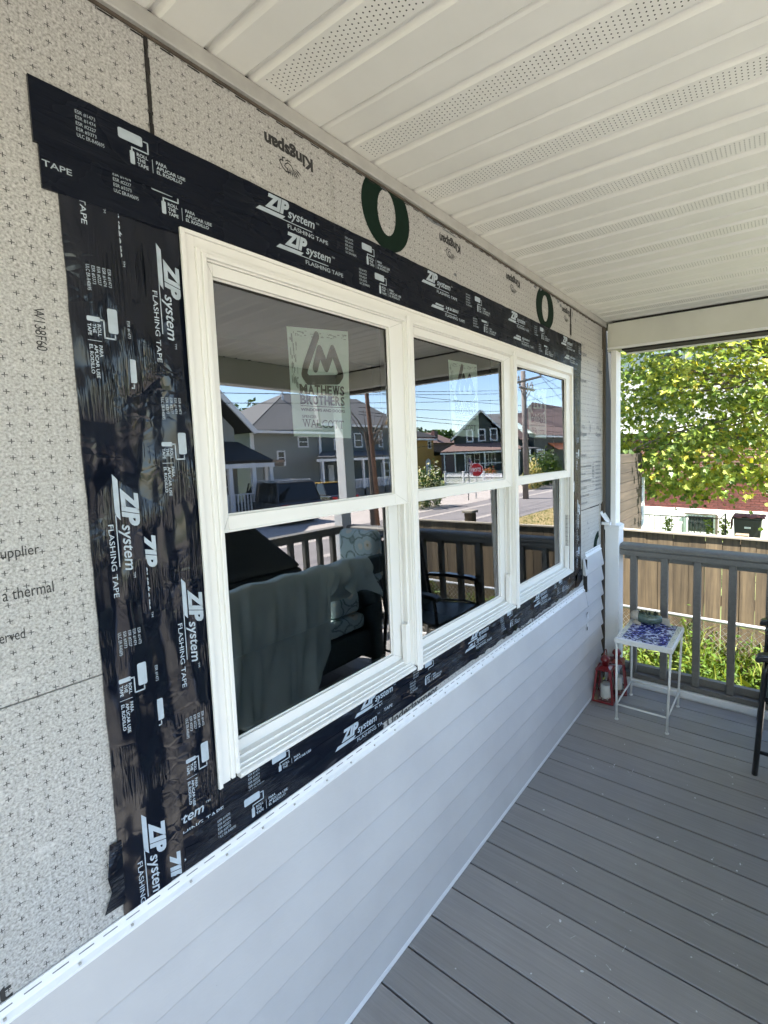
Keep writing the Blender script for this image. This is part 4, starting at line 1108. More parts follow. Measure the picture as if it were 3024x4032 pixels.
# ------------------------------------------------------------ leaves
HALF = [(0, -.10), (.24, -.16), (.20, -.02), (.50, .06), (.36, .20), (.46, .40), (.22, .36), (.16, .50), (.10, .50), (0, .78)]
def add_leaf(m, rnd, p, d, nrm, s, r):
    d = d.normalized(); side = d.cross(nrm)
    if side.length < 1e-4: return
    side.normalize(); nn = side.cross(d)
    for sg in (1, -1):
        k = len(m.v)
        for (x, y) in HALF: m.v.append(tuple(p + side * (sg * x * s) + d * (y * s) + nn * (abs(x) * s * .35)))
        f = tuple(range(k, k + len(HALF))); m.f.append(f if sg > 0 else f[::-1]); rnd.append(r)
def rv(): return Vector((random.gauss(0, 1), random.gauss(0, 1), random.gauss(0, 1)))
random.seed(11)
tree = thing("maple_tree", "maple with yellow-green sunlit leaves behind the picket fence", "tree")
TC = Vector((-1.0, 10.0, 3.7)); TR = Vector((3.4, 2.4, 3.25))
m = MB(); rnd = []; tips = []
while len(tips) < 1150:
    q = Vector((random.uniform(-1, 1), random.uniform(-1, 1), random.uniform(-1, 1)))
    e_ = abs(q.x) ** 3 + abs(q.y) ** 3 + abs(q.z) ** 4
    if e_ > 1 or (e_ < .2 and random.random() < .6): continue
    p = Vector((TC.x + q.x * TR.x, TC.y + q.y * TR.y, TC.z + q.z * TR.z))
    if p.z < .64 + .18 * math.sin(p.x * 2.1 + 1) + .12 * math.sin(p.x * 6): continue
    if p.x < -1.6 and p.z > 2.7 and random.random() < .6: continue
    tips.append(p)
for p in tips:
    tone = random.gauss(.52 + .09 * (p.x > .2) + .06 * (p.z - 2.5) * .3, .13)
    out = (p - TC); out.z *= .3; out.normalize()
    for i in range(random.randint(20, 40)):
        o_ = Vector((random.gauss(0, .23), random.gauss(0, .23), random.gauss(0, .09)))
        c = p + o_; c.z -= .12 * o_.length
        if c.z < .40: continue
        d = (out * .7 + Vector((o_.x, o_.y, 0)).normalized() * .6 + Vector((0, 0, -.55)) + rv() * .28)
        nn = Vector((0, 0, 1)) + rv() * .40 + out * .35
        add_leaf(m, rnd, c, d, nn, random.uniform(.075, .14), min(1, max(0, tone + random.gauss(0, .16) + (.35 if random.random() < .02 else 0))))
o = m.obj("crown", 'maple', tree, rnd=rnd); o["kind"] = "stuff"
# single hanging leaves nearest the camera
lm = MB(); rr_ = []; add_leaf(lm, rr_, Vector((0, 0, 0)), Vector((0, 0, -1)), Vector((0, -1, .3)), 1.0, .5)
lmeshes = []
for h_ in (.25, .42, .6, .85): lmeshes.append(lm.mesh("leaf", 'maple', rnd=[h_] * len(rr_)))
for i in range(190):
    x = random.uniform(-1.5, 1.2); y = random.uniform(7.6, 8.3); z = random.uniform(.72, 3.0)
    if x > .35 and i < 40: z = random.uniform(.30, .8)
    if i >= 40 and z < .95: z += .4
    inst(random.choice(lmeshes), "leaf", tree, (x, y, z), (random.uniform(-.9, .5), random.uniform(-.6, .6), random.uniform(-.8, .8)), (random.uniform(.075, .12),) * 3)
random.seed(12)
m = MB(); m.tube([(2.3, 11.2, GZ), (2.2, 11.1, .5), (1.9, 10.8, 1.8), (1.5, 10.6, 3.2), (1.3, 10.4, 5)], [.20, .16, .14, .11, .06], 10); m.obj("trunk", 'bark', tree, smooth=True)
m = MB()
for i in range(46):
    a = Vector((random.uniform(1.3, 2.1), random.uniform(10.3, 10.9), random.uniform(1.4, 4.4))); b = random.choice(tips)
    mid_ = (a + b) / 2 + Vector((0, 0, random.uniform(.1, .6))) + rv() * .15
    m.tube([a, (a + mid_) / 2 + rv() * .08, mid_, (mid_ + b) / 2 + rv() * .08, b], [.035, .028, .02, .013, .005], 5)
m.obj("limbs", 'bark', tree)["kind"] = "stuff"

def shrub(name, label, cat, c, r, n, mat, s=.12, grp=None, bottom=GZ, seed=1):
    random.seed(seed); t = thing(name, label, cat, group=grp)
    m = MB(); rn = []
    for i in range(n):
        q = rv().normalized() * random.uniform(.55, 1.0)
        k = 1 + .18 * math.sin(q.x * 5 + seed) + .15 * math.sin(q.y * 7) + .12 * math.sin(q.z * 6 + 2)
        p = Vector((c[0] + q.x * r[0] * k, c[1] + q.y * r[1] * k, c[2] + q.z * r[2] * k))
        if p.z < bottom + .05: continue
        a = rv().normalized(); b = a.cross(rv()).normalized(); sz = s * random.uniform(.6, 1.4)
        k0 = len(m.v); m.v += [tuple(p - a * sz), tuple(p + b * sz * .5), tuple(p + a * sz), tuple(p - b * sz * .5)]; m.f.append((k0, k0 + 1, k0 + 2, k0 + 3)); rn.append(random.random())
    o = m.obj("crown", mat, t, rnd=rn); o["kind"] = "stuff"
    MB().tube([(c[0], c[1], bottom), (c[0] + .05, c[1], c[2])], [.08, .03], 8).obj("trunk", 'bark', t)
    return t

# weeds between the porch and the fence
random.seed(31)
m = MB(); rn = []
def wtop(x, y):
    b = -.30 + .22 * max(0, min(1, (x + .3) / .9)) + .07 * math.sin(x * 5.3) + .05 * math.sin(x * 11 + y * 4)
    return b - (4.3 - y) * .52
for i in range(30000):
    x = random.uniform(-2.0, 2.9); y = random.uniform(3.12, 4.36); top = wtop(x, y) + random.gauss(0, .06)
    h = random.uniform(.10, .26); z0 = random.uniform(max(GZ, top - .32), top - h * .6)
    lean = Vector((random.gauss(0, .33), random.gauss(0, .33), 1)).normalized(); wd = random.uniform(.003, .008)
    sd = lean.cross(rv()).normalized() * wd; b = Vector((x, y, z0)); k = len(m.v)
    if random.random() < .55:
        t1 = b + lean * h * .6; t2 = b + lean * h + Vector((lean.x, lean.y, -.3)) * h * .5
        m.v += [tuple(b - sd), tuple(b + sd), tuple(t1 + sd * .8), tuple(t2), tuple(t1 - sd * .8)]; m.f.append((k, k + 1, k + 2, k + 3, k + 4)); rn.append(min(1, random.uniform(.3, .95)))
    else:
        s = random.uniform(.014, .034); a = (Vector((random.gauss(0, 1), random.gauss(0, 1), .2))).normalized(); c_ = a.cross(Vector((0, 0, 1)) + rv() * .35).normalized()
        p = Vector((x, y, top - random.random() ** 2 * .3))
        m.v += [tuple(p - a * s), tuple(p + c_ * s * .45), tuple(p + a * s), tuple(p - c_ * s * .45)]; m.f.append((k, k + 1, k + 2, k + 3)); rn.append(random.uniform(0, .6) * (1 if x < .2 else .8))
weeds = tag(m.obj("weeds", 'weed', rnd=rn), "tall sunlit grass and weeds between the porch and the wooden fence", "weeds", kind="stuff")
m = MB(); rn = []
for i in range(1500):
    x = random.uniform(5.1, 7.7); y = random.uniform(11, 19); k = len(m.v); h = random.uniform(.04, .12)
    m.v += [(x - .01, y, GZ), (x + .01, y, GZ), (x + random.uniform(-.05, .05), y + random.uniform(-.05, .05), GZ + h)]; m.f.append((k, k + 1, k + 2)); rn.append(random.uniform(.5, 1))
tag(m.obj("verge_grass", 'weed', rnd=rn), "thin parched grass on the verge beside the road", "grass", kind="stuff")

# ------------------------------------------------------------ fences
random.seed(41)
fe = thing("picket_fence", "weathered solid wooden board fence behind the weeds", "fence")
x = -1.75; PM = []
def picket(x0, x1):
    m = MB(); dz = random.uniform(-.003, .003); yy = 4.40 + random.uniform(-.002, .002)
    m.box(0, x1 - x0, 0, .017, GZ, .752)
    o = m.obj("picket", 'fence', fe); o.location = (x0, yy, dz); o.rotation_euler = (0, random.uniform(-.002, .002), 0)
k = 0
while x < 2.75:
    wd = random.choice([.128, .13, .134, .112, .098]); gp = .0015
    if x > .15: gp = random.choice([.002, .004, .005, .007])
    picket(x, x + wd); x += wd + gp; k += 1
MB().box(-1.78, 2.78, 4.385, 4.432, .754, .772).obj("cap_board", 'fencecap', fe, bev=.002)
for z in (-.60, .15, .62): MB().box(-1.78, 2.78, 4.42, 4.458, z, z + .085).obj("fence_rail", 'fence', fe)
for xx in (-1.2, .65, 2.0): 
    MB().box(xx, xx + .10, 4.46, 4.56, GZ, .78 if xx < 1.9 else .86).obj("fence_post", 'fence', fe, bev=.003)
m = MB(); z = .86; m.box(1.98, 2.12, 4.44, 4.58, z, z + .03); m.obj("post_cap", 'fencecap', fe, bev=.006)
# chain link
cl = thing("chain_link_fence", "low chain-link fence in front of the wooden fence", "fence")
MT['galv'] = simple('galvanised steel', (0.55, 0.56, 0.57), .35, .1, 30, metal=.7)
MB().tube([(-2.0, 4.25, .068), (3.0, 4.25, .074)], .0155, 10).obj("top_rail", 'galv', cl, smooth=True)
for x in (-1.5, 1.25, 2.9): MB().tube([(x, 4.25, GZ), (x, 4.25, .075)], .022, 10).obj("steel_post", 'galv', cl, smooth=True)
m = MB()
for i in range(-20, 100):
    x = -2.0 + i * .055
    for sg in (1, -1):
        a = Vector((x, 4.25 + .004 * sg, .055)); b = Vector((x + sg * 1.0, 4.25 + .004 * sg, -.945))
        m.tube([a, b], .0014, 3, cap=False)
m.obj("wire_mesh", 'galv', cl)["kind"] = "stuff"
# tall plank fence on the left, runs away from us
pf = thing("plank_fence", "tall fence of horizontal boards, tree shade put into their dark colour, ending in a white post", "fence")
y0_, y1_ = 5.2, 7.98
z = GZ + .02; random.seed(6)
zt_ = 1.34
while z < zt_:
    hh = .142; m = MB(); m.box(-1.03, -1.0, y0_, y1_, 0, hh - .006); o = m.obj("fence_board", 'fenceboard', pf, bev=.002, seg=1); o.location = (random.uniform(-.004, .004), 0, z); z += hh
for y in (5.3, 6.6, 7.9): MB().box(-1.12, -1.035, y - .045, y + .045, GZ, 1.42).obj("fence_post", 'fenceboard', pf)
MB().box(-1.05, -.97, 7.985, 8.05, GZ, 1.02).obj("end_post", 'trim', pf)

# ------------------------------------------------------------ neighbour's brick house
nb = thing("brick_house", "red brick house with white rendered base and a barred basement window behind the maple", "house")
MT['stucco'] = simple('white render', (0.70, 0.71, 0.66), .85, .08, 5, .5, 60, bd=.006)
def brick_mat():
    n = NT('brick wall far'); b = n.n("ShaderNodeTexBrick")
    mp = n.n("ShaderNodeCombineXYZ"); sep = n.n("ShaderNodeSeparateXYZ"); n.t.links.new(n.coord(), sep.inputs[0]); n.put(mp.inputs[0], sep.outputs[0]); n.put(mp.inputs[1], sep.outputs[2])
    n.t.links.new(mp.outputs[0], b.inputs["Vector"]); b.inputs["Scale"].default_value = 1; b.inputs["Brick Width"].default_value = .20; b.inputs["Row Height"].default_value = .066; b.inputs["Mortar Size"].default_value = .006
    b.inputs["Color1"].default_value = (.09, .028, .024, 1); b.inputs["Color2"].default_value = (.13, .038, .032, 1); b.inputs["Mortar"].default_value = (.28, .22, .20, 1)
    return n.set(color=b.outputs[0], rough=.85)
MT['brickfar'] = brick_mat()
MT['brick'] = simple('red brick', (0.11, 0.032, 0.028), .85, .2, 20, objvar=.25)
MT['mortar'] = simple('mortar', (0.30, 0.24, 0.22), .9, .1, 20)
HY = 14.2
MB().box(-3.3, 2.3, HY, HY + 6, GZ, -.265).obj("rendered_base", 'stucco', nb, bev=.01)
MB().box(-3.28, 2.3, HY + .04, HY + 6, -.264, .60).obj("mortar_wall", 'mortar', nb)
MB().box(-3.28, 2.3, HY + .03, HY + 6, .6005, 1.90).obj("brick_wall", 'brickfar', nb)
bme = MB().box(0, .192, 0, .03, 0, .058).mesh("brick", 'brick')
for r_ in range(13):
    for c_ in range(23):
        x = -2.7 + c_ * .20 + (.10 if r_ % 2 else 0); inst(bme, "brick", nb, (x, HY + .022 + random.uniform(-.002, .002), -.262 + r_ * .066))
MB().box(-3.4, 2.38, HY - .06, HY + 6, 1.901, 2.08).obj("white_band", 'trim', nb)
MT['clap'] = simple('grey clapboard', (0.42, 0.42, 0.43), .6, .05, 3)
MB().box(-3.28, 2.3, HY + .02, HY + 6, 2.081, 5.6).obj("upper_wall", 'clap', nb)
m = MB(); m.poly([(-3.8, HY - .4, 5.61), (2.6, HY - .4, 5.61), (2.6, HY + 3, 7.6), (-3.8, HY + 3, 7.6)]); m.poly([(-3.8, HY - .4, 5.60), (-3.8, HY + 6.4, 5.60), (2.6, HY + 6.4, 5.60), (2.6, HY - .4, 5.60)]); m.poly([(-3.8, HY - .4, 5.61), (-3.8, HY + 3, 7.6), (-3.8, HY + 6.4, 5.61)]); m.obj("roof", 'dark', nb)
def nwin(x0, x1, z0, z1, parent, y=HY):
    f = MB(); t_ = .05
    f.box(x0, x1, y - .03, y + .02, z1 - t_, z1).box(x0, x1, y - .03, y + .02, z0, z0 + t_).box(x0, x0 + t_, y - .03, y + .02, z0 + t_, z1 - t_).box(x1 - t_, x1, y - .03, y + .02, z0 + t_, z1 - t_)
    fo = f.obj("window", 'trim', parent); MB().box(x0 + t_, x1 - t_, y - .012, y + .01, z0 + t_, z1 - t_).obj("pane", 'panedark', fo); return fo
MT['panedark'] = flat('dark pane', (0.03, 0.04, 0.04), .1)
wx0, wx1 = .973 + (-1.551 - .973) * .916, .973 + (-.694 - .973) * .916
wo = nwin(wx0 + .06, wx1 + .02, -.96, -.42, nb)
MB().box(wx0, wx1 + .06, HY - .05, HY - .031, -.42, -.385).box(wx1 + .02, wx1 + .08, HY - .05, HY - .001, -.96, -.42).obj("lintel", 'darkbrown', nb)
m = MB(); cx = (wx0 + wx1) / 2 + .04
for i in range(9): x = wx0 + .12 + i * .078; m.tube([(x, HY - .06, -.93), (x, HY - .06, -.45)], .006, 5)
for sg in (-1, 1):
    for r0, zz in ((.16, -.52), (.09, -.68), (.07, -.84)): m.tube([(cx + sg * (.02 + r0 * (1 - math.cos(a)) * .6), HY - .065, zz + r0 * .6 * math.sin(a)) for a in [i * .5 for i in range(11)]], .005, 4)
m.obj("window_grille", 'blackmetal', nb)
nwin(-2.4, -1.5, 2.6, 4.2, nb, HY + .02); nwin(.9, 1.8, 2.6, 4.2, nb, HY + .02)

ir = thing("iron_railing", "thin iron railing with ivy in front of the rendered base", "railing")
IY = 12.3
fx = lambda x: .973 + (x - .973) * .911
m = MB(); m.box(fx(-2.35), fx(-.2), IY - .012, IY + .012, -.245, -.222); m.obj("top_bar", 'blackmetal', ir)
MB().box(fx(-2.35), fx(-.2), IY - .01, IY + .01, -.90, -.88).obj("bottom_bar", 'blackmetal', ir)
im = MB().box(-.007, .007, IY - .007, IY + .007, GZ, -.246).mesh("iron_bar", 'blackmetal')
x = fx(-2.30)
while x < fx(-.2): inst(im, "iron_bar", ir, (x, 0, 0)); x += .135
MB().tube([(fx(-.35), IY, -.235), (fx(-.2), IY - .3, -.06)], .012, 6).tube([(fx(-.2), IY - .3, -.06), (fx(-.2), IY - .3, GZ)], .018, 6).obj("end_bar", 'blackmetal', ir)
random.seed(8)
for q, (xx, lab) in enumerate(((fx(-1.63), "ivy climbing the iron railing nearer the plank fence"), (fx(-.62), "ivy on the railing in front of the barred window"), (fx(-.25), "ivy around the railing end beside the bin"))):
    m = MB(); rn = []
    for i in range(90):
        p = Vector((xx + random.gauss(0, .05), IY - .03 + random.gauss(0, .03), random.uniform(GZ, -.25))); add_leaf(m, rn, p, Vector((random.gauss(0, .6), -.3, -1)), Vector((0, -1, .4)) + rv() * .4, random.uniform(.05, .09), random.uniform(.2, .7))
    tag(m.obj("ivy", 'maple', rnd=rn), lab, "ivy")
# bin
bn = thing("wheeled_bin", "black wheeled rubbish bin with a dark red cloth over its lid", "bin")
BY = 11.5; bx = lambda x: .973 + (x - .973) * .92
b0, b1 = bx(.03), bx(.613)
MT['binplastic'] = simple('black bin plastic', (0.02, 0.02, 0.022), .45, .15, 10)
m = MB(); m.hexa([(b0 + .05, BY + .04, GZ + .02), (b1 - .05, BY + .04, GZ + .02), (b1 - .05, BY + .5, GZ + .02), (b0 + .05, BY + .5, GZ + .02), (b0, BY, -.10), (b1, BY, -.10), (b1, BY + .6, -.10), (b0, BY + .6, -.10)]); m.obj("body", 'binplastic', bn, bev=.015)
MB().box(b0 - .02, b1 + .02, BY - .03, BY + .62, -.098, -.055).obj("lid", 'binplastic', bn, bev=.015)
MB().box(bx(.26), bx(.40), BY - .005, BY + .02, -.56, -.42).obj("front_handle", 'dark', bn)
MB().box(bx(.25), bx(.41), BY - .008, BY + .01, -.465 - .13, -.44 - .13).obj("handle_bar", 'galv', bn)
for x in (b0 + .02, b1 - .08): MB().tube([(x, BY + .5, GZ + .12), (x + .06, BY + .5, GZ + .12)], .12, 14).obj("wheel", 'dark', bn)
p = P2(); [p.rect(bx(.263) + i * .021, -.298, bx(.263) + i * .021 + .015, -.258) for i in range(6)]; p.lay("lettering", 'trim', bn, lambda u, v: (u, BY - .004, v))
MT['cloth'] = simple('dark red cloth', (0.13, 0.045, 0.045), .9, .4, 9, .6, 30)
m = MB(); n1, n2 = 26, 14
for i in range(n1 + 1):
    for j in range(n2 + 1):
        u, v = i / n1, j / n2; x = b0 - .10 + (b1 - b0 + .17) * u; edge = max(0, (b0 - .01 - x) / .09)
        m.v.append((max(x, b0 - .045) - .01 * math.sin(v * 9), BY - .05 + .5 * v, -.046 + .018 * math.sin(u * 17 + v * 5) * math.cos(v * 8) + .018 - edge * (.26 + .05 * math.sin(v * 7)) - (.02 if j == 0 else 0)))
for i in range(n1):
    for j in range(n2): k = i * (n2 + 1) + j; m.f.append((k, k + n2 + 1, k + n2 + 2, k + 1))
o = m.obj("cloth", 'cloth', None, smooth=True); o.modifiers.new("s", 'SOLIDIFY').thickness = .008; tag(o, "dark red cloth draped over the black bin", "cloth")

# ------------------------------------------------------------ street seen in the reflection
def lap(name, col, pitch=.14, rough=.6):
    n = NT(name); sep = n.n("ShaderNodeSeparateXYZ"); n.t.links.new(n.coord(), sep.inputs[0])
    fr = n.math('FRACT', n.math('DIVIDE', n.math('ADD', sep.outputs[2], 50.0), pitch))
    c = n.ramp(n.noise(1.5, 3), [(0.3, tuple(x * .92 for x in col)), (0.7, col)])
    return n.set(color=c, rough=rough, normal=n.bump(fr, 1.0, .03))
MT['graylap'] = lap('grey lap siding', (0.24, 0.26, 0.25), .16)
MT['lightlap'] = lap('pale lap siding', (0.30, 0.31, 0.29), .14)
MT['bluelap'] = lap('slate lap siding', (0.11, 0.14, 0.155), .14)
MT['greenlap'] = lap('dark green siding', (0.035, 0.05, 0.05), .14)
MT['yellowwall'] = simple('ochre stucco', (0.42, 0.25, 0.07), .8, .08, 2)
def shingle(name, col):
    n = NT(name); v = n.coord(); a = n.noise(40, 3, v); b = n.noise(2, 3, v)
    return n.set(color=n.mix(.5, n.ramp(a, [(0.3, tuple(x * .7 for x in col)), (0.7, tuple(x * 1.25 for x in col))]), n.ramp(b, [(0.3, tuple(x * .8 for x in col)), (0.7, col)])), rough=.9)
MT['roofgrey'] = shingle('grey shingle', (0.12, 0.12, 0.12)); MT['roofdark'] = shingle('dark shingle', (0.03, 0.03, 0.03)); MT['roofbrown'] = shingle('brown shingle', (0.20, 0.13, 0.11)); MT['rooftan'] = shingle('tan shingle', (0.22, 0.17, 0.14))
MT['orange'] = simple('orange metal awning', (0.85, 0.24, 0.08), .4, .05, 3)
MT['pane'] = flat('window pane', (0.02, 0.025, 0.03), .06)
MT['wht'] = simple('white paint', (0.72, 0.73, 0.74), .5, .04, 3)
def swin(parent, X, y0, y1, z0, z1, t=.09, cross=True):
    f = MB(); xa, xb = X - .06, X + .01
    f.box(xa, xb, y0, y1, z1 - t, z1).box(xa, xb, y0, y1, z0, z0 + t).box(xa, xb, y0, y0 + t, z0 + t, z1 - t).box(xa, xb, y1 - t, y1, z0 + t, z1 - t)
    if cross: zm = (z0 + z1) / 2; f.box(xa + .01, xb, y0 + t, y1 - t, zm - .03, zm + .03)
    fo = f.obj("window", 'wht', parent); MB().box(X - .03, X + .005, y0 + t, y1 - t, z0 + t, z1 - t).obj("pane", 'pane', fo); return fo
def hp(parent, name, mat, *polys):
    m = MB(); [m.poly(p) for p in polys]; o = m.obj(name, mat, parent); s_ = o.modifiers.new("s", 'SOLIDIFY'); s_.thickness = .12; return o
# grey two-storey house
gh = thing("grey_house", "two-storey grey lap-sided house reflected behind the left window's sticker", "house")
MB().box(26, 34, 16.3, 21.2, GZ, 3.55).obj("wall", 'graylap', gh)
MB().box(25.9, 25.99, 16.22, 16.42, GZ, 3.6).box(25.9, 25.99, 21.1, 21.3, GZ, 3.7).obj("corner_strip", 'wht', gh)
hp(gh, "roof", 'roofgrey', [(25.5, 15.9, 3.5), (25.5, 22.2, 3.65), (30, 24.5, 6.6), (30, 21.6, 6.6)], [(25.5, 15.9, 3.5), (30, 21.6, 6.6), (34.5, 16, 3.5)], [(30, 21.6, 6.6), (30, 24.5, 6.6), (34.5, 24, 3.5), (34.5, 16, 3.5)])
MB().box(25.35, 25.49, 15.85, 22.3, 3.42, 3.58).obj("gutter", 'wht', gh)
swin(gh, 26, 17.92, 18.5, 1.48, 2.37); swin(gh, 26, 19.5, 20.3, 2.55, 3.3)
MB().tube([(29, 20.7, 5.8), (29, 20.7, 7.0)], .07, 8).obj("vent_pipe", 'wht', gh)
bl = thing("slate_house", "slate house front with white windows and a front porch, reflected beside the grey house", "house")
MB().box(26.1, 33, 21.32, 29.5, GZ, 4.15).obj("wall", 'bluelap', bl)
hp(bl, "roof", 'roofgrey', [(25.7, 21.2, 4.1), (25.7, 30, 4.1), (29.5, 28, 6.6), (29.5, 24, 6.6)], [(25.7, 30, 4.1), (33, 30, 4.1), (29.5, 28, 6.6)], [(25.7, 21.2, 4.1), (29.5, 24, 6.6), (33, 21.2, 4.1)])
hp(bl, "dormer", 'yellowwall', [(25.9, 27.4, 4.15), (25.9, 28.9, 4.15), (25.9, 28.15, 5.3)])
MB().box(25.55, 25.69, 21.2, 30, 4.02, 4.18).obj("gutter", 'wht', bl)
for (a, b, c, d) in ((22.5, 23.0, 2.35, 3.15), (24.4, 25.2, 2.5, 3.6), (25.86, 26.3, 2.5, 3.75), (26.9, 27.35, 2.5, 3.86), (25.8, 26.4, .0, 1.36), (27.0, 27.95, -.1, 1.3)): swin(bl, 26.1, a, b, c, d)
MB().box(26.0, 26.09, 21.85, 22.3, -.45, 1.3).obj("door", 'wht', bl)
hp(bl, "porch_roof", 'roofgrey', [(24, 19.4, 1.75), (24, 27.6, 1.75), (26.05, 27.6, 2.15), (26.05, 21.4, 2.15)])
MB().box(23.95, 24.1, 19.4, 27.6, 1.55, 1.72).obj("porch_fascia", 'wht', bl)
for y in (19.75, 21.5, 23.2, 25.2, 27.3): MB().box(24.0, 24.14, y, y + .14, GZ, 1.55).obj("porch_column", 'wht', bl)
MB().box(24, 26, 19.7, 27.5, GZ, -.45).obj("porch_floor", 'rail', bl)
m = MB(); y = 19.9
while y < 27.3: m.box(24.03, 24.07, y, y + .045, -.4, .18); y += .13
m.box(24.02, 24.09, 19.8, 27.4, .18, .25); m.obj("porch_balustrade", 'wht', bl)["kind"] = "stuff"
m = MB()
for i in range(6): m.box(22.6 + i * .2, 23.9, 18.4, 19.6, GZ, GZ + .09 * (i + 1))
m.obj("steps", 'concrete', bl)
for dy in (18.45, 19.5):
    m = MB(); m.tube([(22.5, dy, -.15), (23.95, dy, .42)], .035, 6).tube([(22.5, dy, -.45), (23.95, dy, .12)], .03, 6)
    for i in range(6): m.tube([(22.5 + i * .28, dy, GZ + .05 + i * .09), (22.5 + i * .28, dy, -.15 + i * .11)], .02, 5)
    m.obj("stair_rail", 'wht', bl)
# left house
lh = thing("gabled_house", "pale house with a dark porch roof at the left edge of the left window's reflection", "house")
MB().box(20, 27, 4, 11.9, GZ, 3.2).obj("wall", 'lightlap', lh)
MB().poly([(19.99, 4, 3.2), (19.99, 11.9, 3.2), (19.99, 8.0, 7.6)]).obj("gable", 'lightlap', lh)
hp(lh, "roof", 'roofdark', [(19.6, 12.65, 3.1), (19.6, 8.0, 8.1), (27, 8.0, 8.1), (27, 12.65, 3.1)], [(19.6, 3.3, 3.1), (19.6, 8.0, 8.1), (27, 8.0, 8.1), (27, 3.3, 3.1)])
m = MB(); m.hexa([(19.5, 12.60, 2.95), (19.6, 12.60, 2.95), (19.6, 12.75, 3.1), (19.5, 12.75, 3.1), (19.5, 7.9, 8.0), (19.6, 7.9, 8.0), (19.6, 8.05, 8.2), (19.5, 8.05, 8.2)]); m.obj("bargeboard", 'wht', lh)
hp(lh, "porch_roof", 'roofdark', [(17.9, 5, 1.62), (17.9, 12.3, 1.62), (20.0, 12.0, 2.5), (20.0, 5, 2.5)]); hp(lh, "porch_hip", 'rooftan', [(17.9, 12.3, 1.62), (19.5, 14.0, 1.62), (22, 14.0, 1.62), (20.0, 12.0, 2.5)])
MB().box(17.9, 18.05, 5, 12.4, 1.42, 1.6).box(19.4, 22, 13.9, 14.0, 1.42, 1.6).obj("porch_fascia", 'wht', lh)
for y in (9.2, 10.4, 11.4, 12.2): MB().box(17.95, 18.11, y, y + .15, GZ, 1.42).obj("porch_column", 'wht', lh)
MB().box(19.6, 19.75, 13.0, 13.15, GZ, 1.42).obj("porch_column", 'wht', lh)
MB().box(18, 20, 5, 12.3, GZ, -.5).obj("porch_floor", 'rail', lh)
m = MB(); y = 9.3
while y < 12.3: m.box(18.0, 18.04, y, y + .05, -.45, .30); y += .14
m.box(17.99, 18.05, 9.2, 12.3, .30, .36); m.obj("porch_balustrade", 'wht', lh)["kind"] = "stuff"
swin(lh, 19.98, 9.4, 10.3, 0.0, 1.2); swin(lh, 19.98, 11.0, 11.6, 0.0, 1.2)
shrub("green_tree", "leafy green tree standing between the two houses in the left reflection", "tree", (33, 20.4, 3.2), (2, 1.7, 2.6), 2600, 'shrub', .22, seed=3)
shrub("bushy_tree", "darker tree low behind the gabled house in the left reflection", "tree", (30, 17.4, .9), (1.6, 1.5, 1.6), 1400, 'shrub', .18, seed=4)
# gabled green house in the middle window
mh = thing("green_gabled_house", "dark green gabled house with three white-framed windows, reflected in the middle window", "house")
mh.location = (30, 46, 0); mh.rotation_euler = (0, 0, math.atan2(.8, .6))
MB().box(0, 9, -2.0, 3.3, GZ, 3.6).obj("wall", 'greenlap', mh)
MB().hexa([(-.02, -2.05, 3.6), (9, -2.05, 3.6), (9, 3.3, 3.6), (-.02, 3.3, 3.6), (-.02, 1.1, 6.65), (9, 1.1, 6.65), (9, 1.26, 6.65), (-.02, 1.26, 6.65)]).obj("gable", 'greenlap', mh)
hp(mh, "roof", 'roofdark', [(-.35, -2.45, 3.45), (-.35, 1.18, 6.8), (9, 1.18, 6.8), (9, -2.45, 3.45)], [(-.35, 3.7, 4.3), (-.35, 1.18, 6.8), (9, 1.18, 6.8), (9, 3.7, 4.3)])
for ya_, za_ in ((-2.45, 3.45), (3.7, 4.3)):
    m = MB(); m.hexa([(-.45, ya_, za_ - .12), (-.34, ya_, za_ - .12), (-.34, ya_, za_ + .12), (-.45, ya_, za_ + .12), (-.45, 1.18, 6.62), (-.34, 1.18, 6.62), (-.34, 1.18, 6.88), (-.45, 1.18, 6.88)]); m.obj("bargeboard", 'wht', mh)
MB().box(2, 9, 3.3, 5.6, GZ, 4.2).obj("side_wing", 'greenlap', mh)
hp(mh, "wing_roof", 'roofgrey', [(1.6, 2.0, 4.2), (1.6, 5.8, 4.2), (5.5, 5.8, 6.7), (5.5, 1.2, 6.7)])
for (a, b, c, d) in ((-.67, .16, 3.12, 4.6), (.72, 1.63, 3.15, 4.64), (2.14, 3.05, 3.17, 4.67)): swin(mh, 0, a, b, c, d, .15)
hp(mh, "porch_roof", 'roofbrown', [(-1.9, -3.8, 1.98), (-1.9, 5.5, 1.98), (-.05, 5.5, 2.85), (-.05, -2.1, 2.85)])
MB().box(-1.95, -1.82, -3.8, 5.5, 1.78, 1.95).obj("porch_fascia", 'wht', mh)
for y in (-3.4, -2.2, -1.05, 1.2, 3.5, 5.2): MB().box(-1.8, -1.68, y, y + .12, GZ, 1.78).obj("porch_column", 'wht', mh)
for (a, b, c, d) in ((.15, .84, .3, 1.75), (1.46, 1.9, .3, 1.7), (2.15, 2.7, .3, 1.7)): swin(mh, -.03, a, b, c, d, .09)
MB().box(-.1, -.02, -.75, -.2, -.3, 1.6).obj("door", 'wht', mh)
MB().box(-1.9, -.01, -3.4, 5.3, GZ, -.3).obj("porch_floor", 'graylap', mh); MB().box(-1.8, -1.72, -.3, 5.3, .56, .64).obj("porch_handrail", 'wht', mh)
m = MB()
for i in range(4): m.box(-2.9 + i * .24, -1.92, -1.6, -.5, GZ + .001 * i, GZ + .16 * (i + 1))
m.obj("steps", 'concrete', mh)
